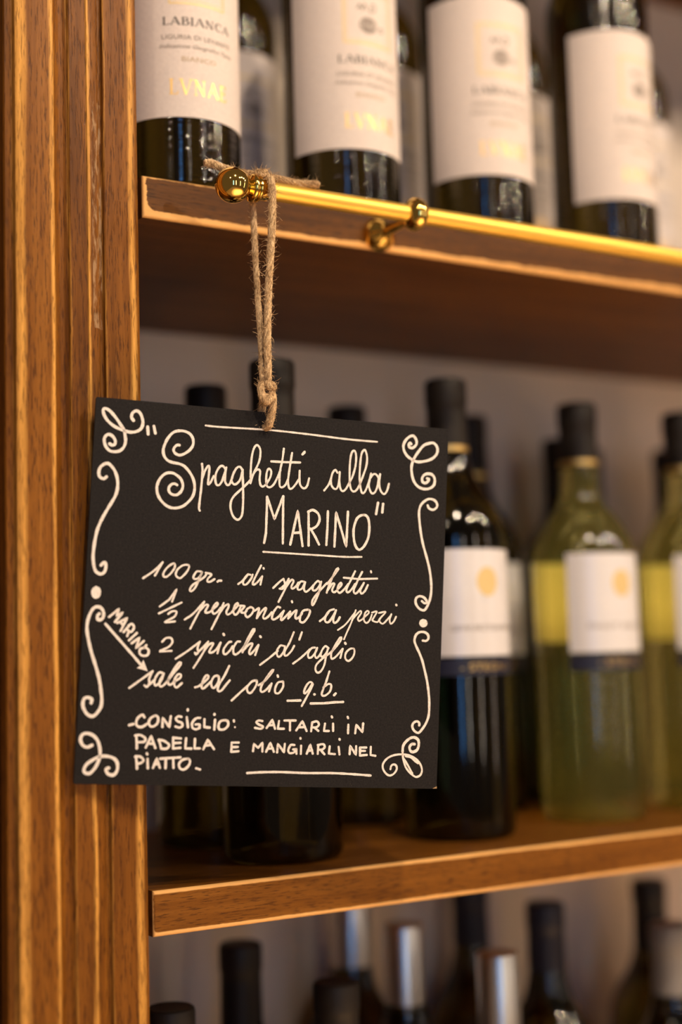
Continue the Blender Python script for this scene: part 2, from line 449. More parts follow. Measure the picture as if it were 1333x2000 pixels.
# pen strokes of the chalkboard in board millimetres (x right, y up from the centre)
STROKES = [
('title',1,1.52,'-55.7,81 -57,81 -58.4,79.6 -58.8,77.9 -57.8,76.3 -55.4,75.5 -52.7,76.5 -49.8,78.9 -48.1,82 -48.4,85.2 -50,87.6 -52.9,88.9 -56.1,89 -59.3,87.9 -61.7,85.3 -63.4,82 -64.5,77.9 -63.9,74.5 -61.8,72.1 -58.8,71.1 -55.4,70.7 -52.3,69.5 -49.1,66.3 -46.8,62.2 -46,58 -46.7,53.7 -49.1,50.1 -52.4,47.3 -56.6,46.1 -60.5,46.8 -64,49.5 -66.3,53.1 -66.9,57.3 -65.5,61.6 -62.7,64.6 -59.3,65.4 -56.3,64.3 -53.8,62.1 -52.6,58.8 -53.5,55.5 -55.7,53.5 -58.3,53.5 -60.1,55.1 -60.2,57.4 -58.8,59.1 -57.1,59.5 -55.9,58.9'),
('title',1,1.21,'-42.6,71.7 -42.1,67.7 -42.3,59.1 -42.7,52.7 -43,47.1 -42.5,45.7'),
('title',1,1.21,'-41.9,63.9 -40.8,67.8 -39,70.9 -38.3,69.7 -38.5,64.6 -38.6,60.7 -37.2,61.9 -35.7,65.4'),
('title',1,1.22,'-29.4,70 -30.8,71.4 -32.5,70.8 -34.3,67.5 -34.7,64 -34,61 -32.6,60.5 -31,62.6 -29.9,66.1 -28.8,70.7'),
('title',1,1.22,'-28.8,70.7 -29.2,67 -29,62.7 -27.4,60.9 -26,62.5 -24.9,66.5'),
('title',1,1.22,'-19.5,69.9 -21,71.7 -22.9,70.9 -24.7,67.3 -25.4,63.8 -24.2,61.8 -22.5,62.1 -20.6,64.6 -19.6,69'),
('title',1,1.22,'-19.5,70.3 -18.9,63 -18.5,56.6 -18.3,50.2 -18.7,44.6 -20.8,42.1 -23.5,43.8 -25.2,48 -25.2,51.8 -23.8,54.9 -20.9,58.1 -18,61 -14.9,64.4'),
('title',1,1.17,'-19.1,60 -15.3,64.1 -12.4,70.2 -10.3,75.4 -9.7,80.2 -10.3,83.3 -12,84.7 -13.6,82.6 -14.6,77.4 -14.8,70.8 -14.6,63'),
('title',1,1.17,'-14.6,63.2 -13.5,67.4 -12,70.2 -10.5,71.1 -9.4,70 -9.5,65.7 -8.9,62.7 -7.5,61.6 -5.7,62.9'),
('title',1,1.17,'-5.7,62.9 -3.5,67 -3,70.5 -4.4,72 -5.5,70 -5.7,66 -5.3,62.6 -3.7,61.5 -1.3,63.2 1,68.1 2.3,71.7'),
('title',1,1.17,'3.7,84 3.2,78.1 2.1,70.9 2,65.1 2.5,62.4 3.9,62.1 5.7,63.8 6.9,67'),
('title',1,1.18,'8.6,81.9 7.9,76.1 7.2,69.4 7,65.4 7.8,62 9.2,61.7 11.1,63.8 13.2,67.1'),
('title',1,1.18,'13.5,72.2 13.6,67.5 14.3,64 16.4,62.4 18.2,63.9 19.2,68.3'),
('title',0,1.29,'-3.2,76.2 4.9,76.4 13.5,76.9'),
('title',0,1.30,'14.7,81.6 15.9,83.2'),
('title',0,1.30,'15.4,82.2 15.9,82.7'),
('title',1,1.16,'28.4,62.1 31.1,66.1 32.6,71.3'),
('title',1,1.16,'35.8,72.8 34.5,74.3 32.9,72.5 32.2,68.9 32.4,65.8 33.9,63.7 35.6,63.6 36.7,66.1 37.1,70.1'),
('title',1,1.16,'37.1,73.3 37.2,67.7 38,63.8 39.5,62.5 41.3,64.1 43,67.4 44.9,71.5 46.3,77.2 46.6,82.4 46,85.5 45,86.4 43.6,84.1 43,78.9 43.1,71.3 43.5,66.6 44.6,63.5 46.1,62.8 47.7,63.9 49.3,67 51.1,72 52.8,77.7 53.2,82.5 52.4,86 51.3,87.2 49.8,85 49.2,79.4 49.1,71.8 49.6,67.1 50.5,63.2 51.5,62.2 52.9,63.7 54.6,68.2 55.9,73.5'),
('title',1,1.17,'55.9,73.9 55.2,69.9 54.9,66.7 56.1,63.4 57.4,62.5 59,63.8 60.3,67.9 60.7,72.7'),
('title',1,1.17,'55.7,71.5 57.3,73.6 59,73.6 60.5,71.9'),
('title',1,1.17,'61.4,74 61.1,69.5 61.6,65.6 63.2,63.1 64.7,62.8 66.1,65.1 67,68.8'),
('title',0,1.34,'-5.2,30.2 -4.4,35.7 -4.5,47.4 -4.7,56.1'),
('title',0,1.34,'-4.7,56.1 0.1,43.9 4.6,57.1'),
('title',0,1.35,'4.6,57.1 5,45.1 5.6,30.6'),
('title',0,1.35,'9.9,30.2 13.4,49.5 17.1,29.8'),
('title',0,1.35,'11.3,36.8 15.2,37.3'),
('title',0,1.35,'20.6,30.3 20.2,40.3 19.7,49.6'),
('title',0,1.36,'35.8,30.7 36,50.2 42.8,31.1 43,51'),
('title',0,1.36,'31.1,50.4 31.2,41 31,31.3'),
('title',1,1.41,'19.5,49.3 22.2,50.5 25.3,48.8 26.4,45.4 25,41.8 22.1,39.8 20.4,40'),
('title',1,1.43,'52.4,49.8 48.8,47.8 46.9,42 47.1,36.1 48.5,31.5 50.8,29.8 53.5,32.1 55.8,37.3 56.1,43.8 55,48.5 52.4,49.8'),
('title',0,1.35,'21.5,39.6 24.1,35.8 26.7,31.3'),
('title',0,1.55,'60.8,57.3 59.9,50.9'),
('title',0,1.56,'63.9,56.9 63.6,52.1'),
('title',0,1.60,'-73.8,89.7 -73.3,85.6'),
('title',0,1.60,'-70.4,90.3 -69.4,86.5'),
('rule',1,1.06,'-41.6,93.2 -33.5,93.1 -5.6,93.8 16.9,93.4 41.2,92.5 58.8,92.5'),
('rule2',1,1.00,'-5.5,25.2 8.2,25.2 26.4,25.2 41.7,25.2 52.2,25.8'),
('recipe',1,1.13,'-71.8,6.8 -66,11.2 -61.5,16.1'),
('recipe',1,1.14,'-61.5,16.1 -63.4,12.4 -65.4,8.6'),
('recipe',1,1.14,'-55.3,15.8 -58.1,14.1 -60.4,11.1 -60.8,8.7 -59,8.3 -56.5,10.6 -54.7,13.8 -55.3,15.8'),
('recipe',1,1.14,'-47,15.2 -50.1,15.1 -53.2,12.5 -53.9,9.5 -51.7,7.9 -49.4,9.8 -47.3,12.8 -47,15.2'),
('recipe',1,1.15,'-39.9,12.2 -42.4,12.1 -44,9.6 -43.9,8.1 -41.9,8.2 -40.1,10.3 -39.4,12.3 -40.9,7.8 -43.1,2.9 -45,1.1 -45.8,2 -44.2,4.7 -40.9,7.1 -38,9.4 -36.9,11.2'),
('recipe',1,1.15,'-37.4,11.7 -34.2,10.9 -36,8.6 -36.2,6.9 -34.5,7 -32.3,8.5'),
('recipe',0,1.32,'-30.5,7.2 -29.8,7.8 -28.5,7.8'),
('recipe',0,1.14,'-61.8,-8 -56.9,-4.1 -53.1,1.8 -55.2,-5'),
('recipe',0,1.14,'-62.1,-11.8 -56.7,-8.9 -50,-5.3'),
('recipe',1,1.14,'-57,-11.8 -54.9,-10.3 -52.5,-10.4 -53.5,-13.1 -57.3,-15.4 -58.5,-16.3'),
('recipe',1,1.14,'-58.4,-16.4 -56.3,-16.2 -53.1,-15.7'),
('recipe',1,1.14,'-47.7,-14.4 -43.2,-11 -37.4,-4.2'),
('recipe',1,1.14,'-37.4,-4.2 -39.4,-8.6 -41.9,-13.7 -44.4,-19.2'),
('recipe',1,1.15,'-39.4,-8.9 -36.7,-6 -35.1,-6 -36.3,-8.8 -36.5,-10.1 -34.3,-9.8 -32.2,-8'),
('recipe',1,1.15,'-32.7,-8.3 -30,-5.7 -30.1,-4.3 -31.7,-5.8 -32.7,-8.6 -31.8,-10.5 -29.9,-9.5 -28,-7'),
('recipe',1,1.15,'-26.5,-4.4 -28.4,-9.7 -30.7,-14.8 -32.6,-19'),
('recipe',1,1.15,'-28.4,-9.7 -26.1,-6.3 -23.9,-4.9 -23.6,-6.2 -24.8,-9.3 -23.9,-10.6 -22,-9.4 -20.7,-7.7'),
('recipe',1,1.15,'-20.7,-8 -18.5,-5.4 -18.7,-4 -20.2,-5.5 -20.9,-8.8 -19.7,-10.5 -18.1,-9.2 -16.8,-5.9'),
('recipe',1,1.15,'-17.2,-5.4 -14.6,-5.5 -16,-7.5 -16.4,-8.9 -14.4,-9.1 -13.3,-7.9'),
('recipe',1,1.16,'-10.9,-5.9 -13.1,-7.1 -14.1,-9.6 -12.9,-11.5 -10.7,-10 -9.4,-7.2 -10.9,-5.9'),
('recipe',1,1.16,'-9.6,-8 -8.2,-7.4 -6.3,-6.2 -7.4,-11.8'),
('recipe',1,1.16,'-7.4,-11.8 -4.5,-7.5 -2.3,-6 -3.8,-10.8 -2.9,-11.9 -0.9,-10.6 1,-8.1'),
('recipe',1,1.22,'5.7,-5.3 4.1,-5 1.8,-8.5 1.3,-11.5 2.6,-12 5,-10.4 7.6,-7.4'),
('recipe',1,1.22,'7.9,-7 6.5,-11 6.9,-12.2 9,-10.2 11.6,-7.2'),
('recipe',1,1.22,'11.6,-7.2 10.6,-11.1'),
('recipe',1,1.23,'10.6,-11.1 13.2,-7.9 15.3,-6.3 14.7,-9.4 15.2,-11 17.1,-9.9 18.5,-8'),
('recipe',1,1.23,'22.2,-5.7 19.1,-6.5 17.7,-9.2 17.5,-12.2 19.4,-12.9 21.8,-10.2 23.1,-6.9 22.2,-5.7'),
('recipe',1,1.23,'29.1,-11.7 31.8,-9.5 34.5,-5.7'),
('recipe',1,1.23,'37,-4.7 34.5,-5.7 32.4,-8.8 32.2,-11.6 34.1,-12.1 36.5,-8.9 38.3,-5.2'),
('recipe',1,1.24,'38.3,-5.2 36.9,-10.1 37.6,-12.4 39.5,-11.2 40.7,-9'),
('recipe',1,0.94,'39.9,-16.2 44.3,-12.8 49.8,-5.6'),
('recipe',1,0.94,'50,-4.6 47.5,-12.1 45.4,-17 43.7,-21.3'),
('recipe',1,0.95,'48,-10.2 50.8,-6.7 52.9,-4.8 53.3,-6 51.5,-9.1 52.2,-10.6 54.4,-9.3'),
('recipe',1,0.95,'54.7,-8.7 57.8,-5.8 57.1,-4.6 55.5,-6.2 55.1,-9.9 56.7,-11.5 58.6,-9.7 59.7,-6.6'),
('recipe',1,0.95,'59.7,-5.5 62.6,-4.8 60.8,-8.4 60.2,-9.9 63.1,-10.7 64.4,-8.8'),
('recipe',1,0.95,'63.9,-5.5 67.9,-4.7 65,-8.2 64.4,-10.1 66.4,-11.5 68.9,-9.2 71.4,-6.1'),
('recipe',1,0.95,'71.4,-5.8 70.5,-9.2 71.3,-11.3 73.1,-9.7 74.3,-7.1'),
('recipe',0,1.23,'12.3,-1.4 12.5,-2'),
('recipe',0,1.25,'74.1,-0.3 74.3,-0.6'),
('recipe',1,1.13,'-18.8,6.5 -16.3,8.6 -13.5,12.2'),
('recipe',1,1.13,'-12.2,12 -13.8,11.9 -15.9,8.9 -16,6.7 -14.2,6.6 -11.7,9.8 -10.9,12.1'),
('recipe',1,1.13,'-6.3,17.5 -8.9,11.9 -10.6,7.6 -9.9,6.6 -7.7,8.4 -5.4,11.5'),
('recipe',1,1.13,'-5.4,11.5 -6.2,6.9'),
('recipe',1,1.14,'1.2,5.4 4.8,9.1 6.9,10.8'),
('recipe',1,1.14,'6.9,10.8 7.9,7.6 6.7,5.3 4.9,5.2'),
('recipe',1,1.14,'5.7,5.5 8.2,8 9.9,11'),
('recipe',1,1.14,'9.9,11 8.9,7.1 6.8,2.4 4.6,-2.2'),
('recipe',1,1.14,'8.9,6.7 11.4,10.4 12.8,9.8 11.6,6.6 12.3,5.6 14.3,7 15.6,9.2'),
('recipe',1,1.14,'18.8,9.9 16.8,9.7 15.3,6.8 15.7,5.2 17.7,5.9 19.6,9.6'),
('recipe',1,1.14,'19.6,9.6 19,5.7 20.4,4.3 23,6.5 24.4,8.2'),
('recipe',1,1.15,'28.3,9.7 26.9,10.7 24.6,8.2 24.1,5.6 25.8,5.4 27.7,7.7 28.9,10.4'),
('recipe',1,1.14,'28.9,10.4 27.8,4.2 26,-0.4 24.5,-3.1 24,-1.2 25.3,1.5 29.1,6.2 32.3,9.9'),
('recipe',1,1.15,'32.4,9.3 36.2,14.4 38.8,18.1 37.8,18.1 35.6,13.7 33.1,7.1 32.4,4.4'),
('recipe',1,1.15,'32.9,5.7 35.4,9.5 36.8,9.5 35.5,6.2 36.6,4.8 38.6,6.1'),
('recipe',1,1.15,'38.6,6.4 40.9,9.1 40.5,10.4 39.2,9 38.6,6.1 40,4.7 42,6.2 44.9,10'),
('recipe',1,1.15,'48.7,17.4 46.2,12 44,7 44.8,5.2 46.8,6.8 49,10.2'),
('recipe',1,1.16,'52.9,17.3 50.3,11.9 48.3,6.6 49.3,4.8 51.3,6.4 54.2,11.1'),
('recipe',1,1.16,'54.2,11.1 52.3,7.1 53,4.9 55,6.6 56.6,10'),
('recipe',0,1.13,'42.1,13.4 51.3,13.1 62,14'),
('recipe',0,1.10,'-4.9,16.2 -4.7,15.8'),
('recipe',0,1.13,'58.1,18 58.3,17.3'),
('recipe',1,1.13,'-59.5,-27 -57.5,-25 -54.8,-24.8 -53.9,-27 -55.8,-29.6 -60.2,-31.9'),
('recipe',1,1.13,'-60.4,-32.3 -54.1,-31.7'),
('recipe',1,1.14,'-51.6,-35.9 -45.5,-31.6 -38.7,-26.1'),
('recipe',1,1.14,'-38.7,-26.1 -39.8,-29.4 -39.4,-31.9 -40.6,-33.2 -41.2,-32.2'),
('recipe',1,1.14,'-40.4,-32.8 -37,-29.3 -34.1,-25.9'),
('recipe',1,1.14,'-34.1,-25.9 -36.3,-31.3 -39.1,-36.4 -41.5,-40.4'),
('recipe',1,1.14,'-36.3,-31.3 -33.5,-27.4 -31.2,-26.8 -32.8,-30.1 -33.2,-31.6 -31.7,-31.7 -29.5,-30 -27.1,-26.1'),
('recipe',1,1.15,'-27.1,-26.1 -28,-28.9 -28.6,-32'),
('recipe',1,1.15,'-21.2,-25.4 -22.7,-25.9 -25.1,-29.3 -25.2,-31.8 -23.9,-32.3 -21.7,-30.2 -20.3,-27.8'),
('recipe',1,1.15,'-16.2,-25.1 -18,-25.4 -19.7,-28.6 -19.6,-31.6 -18.2,-32.2 -15.7,-30.2 -13.8,-27.8'),
('recipe',1,1.15,'-15.7,-30.2 -11.8,-24.7 -8.4,-18.7 -9,-17.9 -10.9,-21.1 -13.8,-27.8 -14.6,-30.9'),
('recipe',1,1.15,'-14.2,-29.9 -11.2,-26.5 -9.1,-26.1 -10.8,-30.2 -10.2,-31.8 -8.4,-30.1 -5.7,-26.5'),
('recipe',1,1.15,'-5.7,-26.5 -7.3,-32.1'),
('recipe',0,1.32,'-25.8,-21.3 -25.4,-21.9'),
('recipe',0,1.33,'-5,-21.7 -4.6,-22.1'),
('recipe',1,1.10,'-4.3,-37.4 0.4,-33.7 5.5,-29.3'),
('recipe',1,1.10,'8.7,-26.4 6.8,-26.4 5,-29.3 5.4,-32.1 6.8,-32.4 8.9,-29.6 9.5,-26.6'),
('recipe',1,1.10,'14.2,-18.6 12.1,-24.3 9.6,-29.1 9.5,-31.5 10.9,-31.6 13.3,-29 14.8,-26.1'),
('recipe',1,1.11,'18.9,-18.4 17.6,-22.6'),
('recipe',1,1.11,'14.6,-36 19.3,-32.3 24,-27.6'),
('recipe',1,1.11,'26.9,-26.6 24.9,-27.1 23.1,-30 23.4,-32.3 25.2,-32 27.5,-28.9 28.2,-26.7'),
('recipe',1,1.11,'28.2,-26.7 27,-30.3 27.9,-32.4 29.3,-31.4 30.7,-29.2'),
('recipe',1,1.11,'34.3,-26.2 32.8,-25.6 30.9,-28.3 30.5,-31.1 32,-31.3 33.7,-29.1 34.8,-26.5'),
('recipe',1,1.11,'34.5,-26.7 33.5,-31.5 32.7,-36.2 30.9,-39.6 29,-40.5 27.7,-38.8 28.3,-35.9 31.6,-32.5 35.9,-29.2 39.7,-25.1 42.3,-20.9 41.5,-20.3 39.6,-23.2 36.9,-28.5 36.5,-31.4 37.3,-32.5 39.5,-31 43.2,-26.6'),
('recipe',1,1.12,'43.2,-26.6 42,-31.8'),
('recipe',1,1.12,'49.7,-26.3 47.2,-26.7 45.1,-29.1 45,-32 46.8,-33.3 49,-31.6 50.2,-28.7 49.7,-26.3'),
('recipe',0,1.30,'44.4,-23.2 44.8,-23.8'),
('recipe',1,1.21,'-75.9,-52.4 -70.7,-48.4 -63.8,-43'),
('recipe',1,1.21,'-63.8,-43 -65.5,-47.2 -65.2,-49.2 -66.5,-51.6 -67.8,-50.8'),
('recipe',1,1.21,'-66.5,-51.5 -62.3,-47.4'),
('recipe',1,1.21,'-58.4,-43.8 -60.4,-43.8 -62.5,-47.6 -62.1,-50.5 -60.4,-49.8 -58.5,-47 -57.7,-44'),
('recipe',1,1.22,'-57.7,-44.2 -59.5,-48 -59.6,-50.5 -58.5,-51.1 -56.1,-48.9 -52.4,-43.8 -48.6,-38.7 -49.2,-37.7 -51.1,-39.8 -54.3,-45.4 -55.2,-48.4 -54.1,-50.1 -52.1,-48.8'),
('recipe',1,1.22,'-52.1,-48.3 -48.7,-46.2 -48.3,-44.4 -49.8,-44.2 -51.5,-46.8 -51.5,-50.2 -50.2,-51.3 -47.5,-48.9'),
('recipe',1,1.22,'-40.1,-50.9 -38.3,-50.3 -35.9,-48.5 -33.4,-46.1 -33,-44.6 -34.3,-44.3 -35.9,-47.2 -36.5,-50.7 -35.2,-51.2 -31.3,-47.3'),
('recipe',1,1.23,'-27.6,-44.4 -29.9,-44.8 -31.3,-48.1 -30.6,-50.6 -29.1,-50.5 -27.2,-46.9 -27.6,-44.4'),
('recipe',1,1.23,'-21.7,-38.7 -24.2,-44.3 -27.1,-49.4 -27.2,-52.4 -25.4,-52.1 -23,-49 -21,-46.5'),
('recipe',1,1.15,'-19.4,-57.4 -14.8,-52.9 -10,-48.4'),
('recipe',1,1.15,'-6.1,-46 -8.6,-46.8 -11,-50 -10.3,-52.7 -8.4,-52.6 -6,-48.8 -5.7,-46.5 -6.1,-46'),
('recipe',1,1.15,'-4.6,-48.6 -1,-45.9 3.3,-40.5 3,-39.9 0.6,-43.1 -2.6,-48.1 -3.3,-51.4 -2.1,-52.2 0.3,-50.5 2.8,-47.4'),
('recipe',1,1.16,'2.8,-47.4 1.5,-51.8'),
('recipe',1,1.16,'9.2,-46.1 6.4,-46.8 4.9,-50.1 5.3,-52.5 7.3,-52.4 9.4,-49.1 9.4,-46.3'),
('recipe',1,1.16,'26,-46.2 24.8,-45.8 22.9,-47.8 21.6,-51.2 22.2,-52.3 24.4,-50 26.3,-46.6'),
('recipe',1,1.16,'26.6,-47.1 24,-52.8 20.7,-59.2'),
('recipe',1,1.17,'35.9,-39.6 34.1,-45.8 32.3,-50.8 32.1,-52.8 33.9,-53.1 36.7,-50.7 37.3,-47.3 35.9,-46.5 33.9,-47.7 32.8,-48.6'),
('recipe',0,1.33,'12.4,-56.6 19.8,-56.2'),
('recipe',0,1.34,'27.6,-52.6 27.9,-52.6'),
('recipe',0,1.35,'39.2,-52.7 40.1,-51.7'),
('recipe',0,1.34,'25.8,-57.7 34.1,-57.3 39.9,-56.6 44.7,-56.3'),
('recipe',0,1.22,'6,-42.8 6.3,-43.6'),
('tip',0,1.34,'-74.9,-72.2 -72.6,-71.5'),
('tip',0,1.36,'-43.5,-62.9 -43.5,-63.5'),
('tip',0,1.37,'-28.6,-65 -28.6,-65.4'),
('tip',0,1.35,'-56.9,-72.7 -56.9,-67.8 -53.1,-72.6 -52.6,-66.9'),
('tip',0,1.36,'-43.8,-67.2 -42.9,-72.5'),
('tip',0,1.36,'-34,-68 -33.9,-72.2 -30.9,-72.4'),
('tip',0,1.37,'-28.1,-68.1 -28.3,-73.4'),
('tip',0,1.37,'-17.6,-68.2 -17.5,-68.7'),
('tip',0,1.34,'-70.8,-77.6 -70.3,-81.4 -70.1,-84.4'),
('tip',0,1.35,'-65.3,-83.8 -62.7,-77.7 -60.1,-84'),
('tip',0,1.35,'-64.1,-81.8 -61.2,-81.7'),
('tip',0,1.35,'-58.5,-79.6 -57.5,-82.2 -56.9,-84.2'),
('tip',0,1.35,'-50.7,-78.2 -50.4,-84.1'),
('tip',0,1.36,'-50.7,-78.3 -46.5,-78.6'),
('tip',0,1.35,'-50.5,-81.2 -46.6,-80.9'),
('tip',0,1.35,'-50.4,-84.1 -46.5,-83.6'),
('tip',0,1.36,'-43.6,-78.5 -43.8,-83.9 -40.4,-83.9'),
('tip',0,1.36,'-38.7,-78.7 -38.7,-83.8 -35.9,-83.7'),
('tip',0,1.36,'-33.8,-84 -31.6,-79 -27.9,-83.9'),
('tip',0,1.36,'-33.1,-82.2 -29.9,-81.8'),
('tip',0,1.34,'-70.4,-88.5 -69.7,-92.1 -69.4,-95.1'),
('tip',0,1.34,'-64,-89.9 -63.6,-94.8'),
('tip',0,1.35,'-64.5,-86.9 -64.3,-87.4'),
('tip',0,1.35,'-60.8,-94.5 -59,-89.6 -57.1,-94.4'),
('tip',0,1.35,'-60.1,-92.7 -57.8,-92.4'),
('tip',0,1.35,'-57.1,-89.6 -46.2,-88.7'),
('tip',0,1.35,'-54.1,-89.8 -54,-94.6'),
('tip',0,1.35,'-50.1,-89.7 -49.7,-94.3'),
('tip',0,1.36,'-37.2,-94.4 -35.1,-95'),
('tip',1,1.35,'-66.9,-67.8 -68,-66.5 -70.3,-68.1 -71.2,-70.7 -70.3,-72.7 -67.9,-72.9 -65.4,-71.3'),
('tip',1,1.35,'-61.5,-66.9 -63.5,-68.2 -64.4,-70.3 -63.6,-72.3 -61.7,-72.5 -59.7,-70.7 -59.4,-68.1 -60.5,-66.8 -61.5,-66.9'),
('tip',1,1.36,'-46.8,-67 -48.4,-66.8 -49.8,-67.9 -48.8,-69.4 -46.4,-70.3 -46,-71.9 -47.6,-72.8 -49.7,-72.3'),
('tip',1,1.36,'-36.5,-67.3 -38.6,-67.6 -40.6,-69.9 -40.5,-72.5 -38.6,-73.5 -36.5,-72.7'),
('tip',1,1.36,'-36.5,-72.7 -36.7,-70.9 -38.7,-70.9'),
('tip',1,1.37,'-22.8,-68.2 -25.2,-69 -26.1,-71.4 -25.3,-73.2 -22.8,-73.1 -20.8,-71.2 -20.9,-68.9 -22.8,-68.2'),
('tip',1,1.34,'-71.3,-77.6 -68.5,-77.3 -65.8,-79 -66.5,-80.8 -70.1,-81.1'),
('tip',1,1.35,'-58.5,-79.6 -55.6,-80.1 -52.8,-82.1 -53.8,-84.1 -56.9,-84.3'),
('tip',1,1.34,'-70.7,-88.8 -68.1,-88.7 -66.2,-90.5 -67.4,-92 -69.7,-92.6'),
('tip',1,1.36,'-41.7,-89.4 -45.1,-90.1 -46.8,-92.4 -45.9,-94.7 -43.8,-95.1 -41.5,-93.1 -40.8,-90.8 -41.9,-89.4'),
('tip',0,0.92,'-16.8,-71.7 -16.8,-71.9'),
('tip',0,1.24,'1.1,-71.8 4.1,-67.3 5.9,-72.1'),
('tip',0,1.24,'2.1,-70.4 5.3,-70.1'),
('tip',0,1.24,'8,-67.9 7.5,-72.1 11,-72'),
('tip',0,1.24,'11.1,-67.5 17.5,-67.3'),
('tip',0,1.24,'14.3,-67.7 14.5,-72.8'),
('tip',0,1.25,'18.1,-72.7 21.4,-67.6 24.1,-72.9'),
('tip',0,1.25,'19.4,-71 22.9,-70.8'),
('tip',0,1.25,'27.1,-68.1 26.7,-73'),
('tip',0,1.25,'28.6,-70.9 30.9,-72.7'),
('tip',0,1.25,'34.6,-68.6 34.1,-72.7 37,-72.6'),
('tip',0,1.26,'39.3,-68.5 39.5,-72.5'),
('tip',0,1.26,'38.3,-64.5 38.6,-65.1'),
('tip',0,1.26,'48.3,-68.9 48.3,-73.6'),
('tip',0,1.26,'47.7,-64.5 48,-65.2'),
('tip',0,1.26,'52.5,-73.5 53,-68.8 56.8,-72.9 57,-67.9'),
('tip',0,1.23,'-18.2,-80.2 -18.2,-85.2'),
('tip',0,1.23,'-18.2,-80.2 -14.3,-80.1'),
('tip',0,1.23,'-18.1,-82.7 -14.7,-82.5'),
('tip',0,1.23,'-18.2,-85.2 -14.2,-84.8'),
('tip',0,1.23,'-6,-84.6 -5.7,-80.6 -3.2,-82.8 -0.9,-79.9 -0.7,-84.7'),
('tip',0,1.24,'1.4,-84.8 3.6,-79.8 5.8,-84.7'),
('tip',0,1.24,'2.4,-83.1 5.2,-82.9'),
('tip',0,1.24,'7.7,-85 7.9,-80.3 11.6,-84.8 11.9,-80.3'),
('tip',0,1.24,'18.7,-83.1 18.8,-85.5'),
('tip',0,1.25,'21.3,-81.1 21.3,-85.5'),
('tip',0,1.25,'20.7,-76.9 20.8,-77.2'),
('tip',0,1.25,'24.7,-85.4 26.6,-80.3 28.2,-85.3'),
('tip',0,1.25,'25.3,-83.7 27.8,-83.6'),
('tip',0,1.25,'31.2,-80.5 31.1,-85.3'),
('tip',0,1.25,'32.8,-83.3 35,-85.5'),
('tip',0,1.25,'37.9,-81.1 37.5,-85.1 41.1,-85.3'),
('tip',0,1.26,'43.1,-81.3 43.8,-85.4'),
('tip',0,1.26,'43.4,-76.9 43.6,-77.3'),
('tip',0,1.26,'49.7,-85.2 49.9,-80.5 53.4,-85.5 53.4,-80.7'),
('tip',0,1.26,'55.7,-81.4 55.8,-85.8'),
('tip',0,1.26,'55.7,-81.4 59.4,-81.3'),
('tip',0,1.26,'55.8,-83.2 58.7,-83.2'),
('tip',0,1.26,'55.8,-85.8 59.9,-85.4'),
('tip',0,1.26,'62.1,-80.9 62.1,-85.4 65,-85.8'),
('tip',1,1.24,'-1.5,-68.1 -3.6,-67.9 -4.9,-68.9 -3.1,-70.2 -1,-71.1 -2,-72.3 -5.5,-71.9'),
('tip',1,1.25,'27.1,-68.1 29.9,-67.5 31.1,-69.3 29.7,-70.7 27.2,-70.9'),
('tip',1,1.24,'17.4,-80.8 15.3,-80.9 14,-83.6 14.8,-85.2 17.2,-84.9 18.7,-83.1'),
('tip',1,1.25,'30.9,-80.5 34.1,-80 35,-81.5 33.8,-82.8 31.3,-83.2'),
('tip',0,1.24,'16.8,-83.2 18.7,-83.1'),
('rule3',1,1.27,'-8.7,-96.5 0.2,-95.9 10.7,-95.7 24.8,-96 39,-95.8 49.8,-96.1 62.6,-96.8'),
('scroll',1,1.73,'-94.2,-13.5 -95.2,-14.6 -94.9,-16.4 -93.5,-16.7 -92.2,-15.5 -91.9,-13.1 -93.1,-10.7 -95.3,-9.8 -97.6,-10.9 -99.4,-14.5 -100.3,-18.7 -100.3,-22.2 -99.5,-26.3 -97.8,-32.5 -95.3,-39.4 -93.2,-45.2 -92,-49.2 -91.1,-53.8 -90.3,-58.9 -90.6,-62.9 -92.4,-66.2 -94.7,-68 -97.5,-67 -99.6,-64 -100.2,-61.2 -99.4,-58.6 -97.3,-58.2 -95.6,-59.1 -95.8,-61'),
('corner',1,1.72,'-94,-83.2 -96.5,-84.3 -98.9,-83.3 -100.3,-80.5 -99.6,-78 -97.3,-77 -94.1,-77.9 -91.5,-80.3 -90.1,-83.7 -89.5,-87.8 -90.2,-91.6 -92,-95.4 -94.6,-98 -97.1,-97.5 -97.5,-95.5 -96,-93 -92.7,-90.6 -89.3,-89 -85.5,-88.9 -82,-90 -80.1,-92.4 -80,-96.2 -81.8,-98.6 -84.3,-98.3 -85.8,-96.6 -85.7,-95.3 -84.5,-95'),
('note',0,1.32,'-88.9,-15 -83.9,-10.4 -84.9,-14.2 -81.6,-12.2 -85.6,-17.5'),
('note',0,1.32,'-84.3,-18 -79.2,-15.1 -82.3,-22.1'),
('note',0,1.32,'-82.8,-17.4 -81.1,-19'),
('note',0,1.32,'-80.7,-22.7 -77.4,-18.5'),
('note',0,1.32,'-77.8,-21.9 -78.6,-24.7'),
('note',0,1.32,'-73.5,-22.9 -77.5,-27'),
('note',0,1.32,'-76,-28.5 -71.9,-25.3 -73.5,-31 -69.5,-27'),
('note',0,1.33,'-69.1,-30.7 -68,-29.2'),
('note',1,1.32,'-78.3,-19.1 -76.4,-18.1 -75.2,-20 -76.7,-22.5 -78.8,-21.4'),
('note',1,1.32,'-69.1,-30.7 -71.2,-31.4 -71.3,-33.9 -69.3,-35 -67,-34.3 -66.6,-32 -67.9,-30.7 -69.1,-30.7'),
('note',1,1.46,'-90.6,-18.8 -83.9,-25.7 -76.4,-33.4 -70.4,-39.8'),
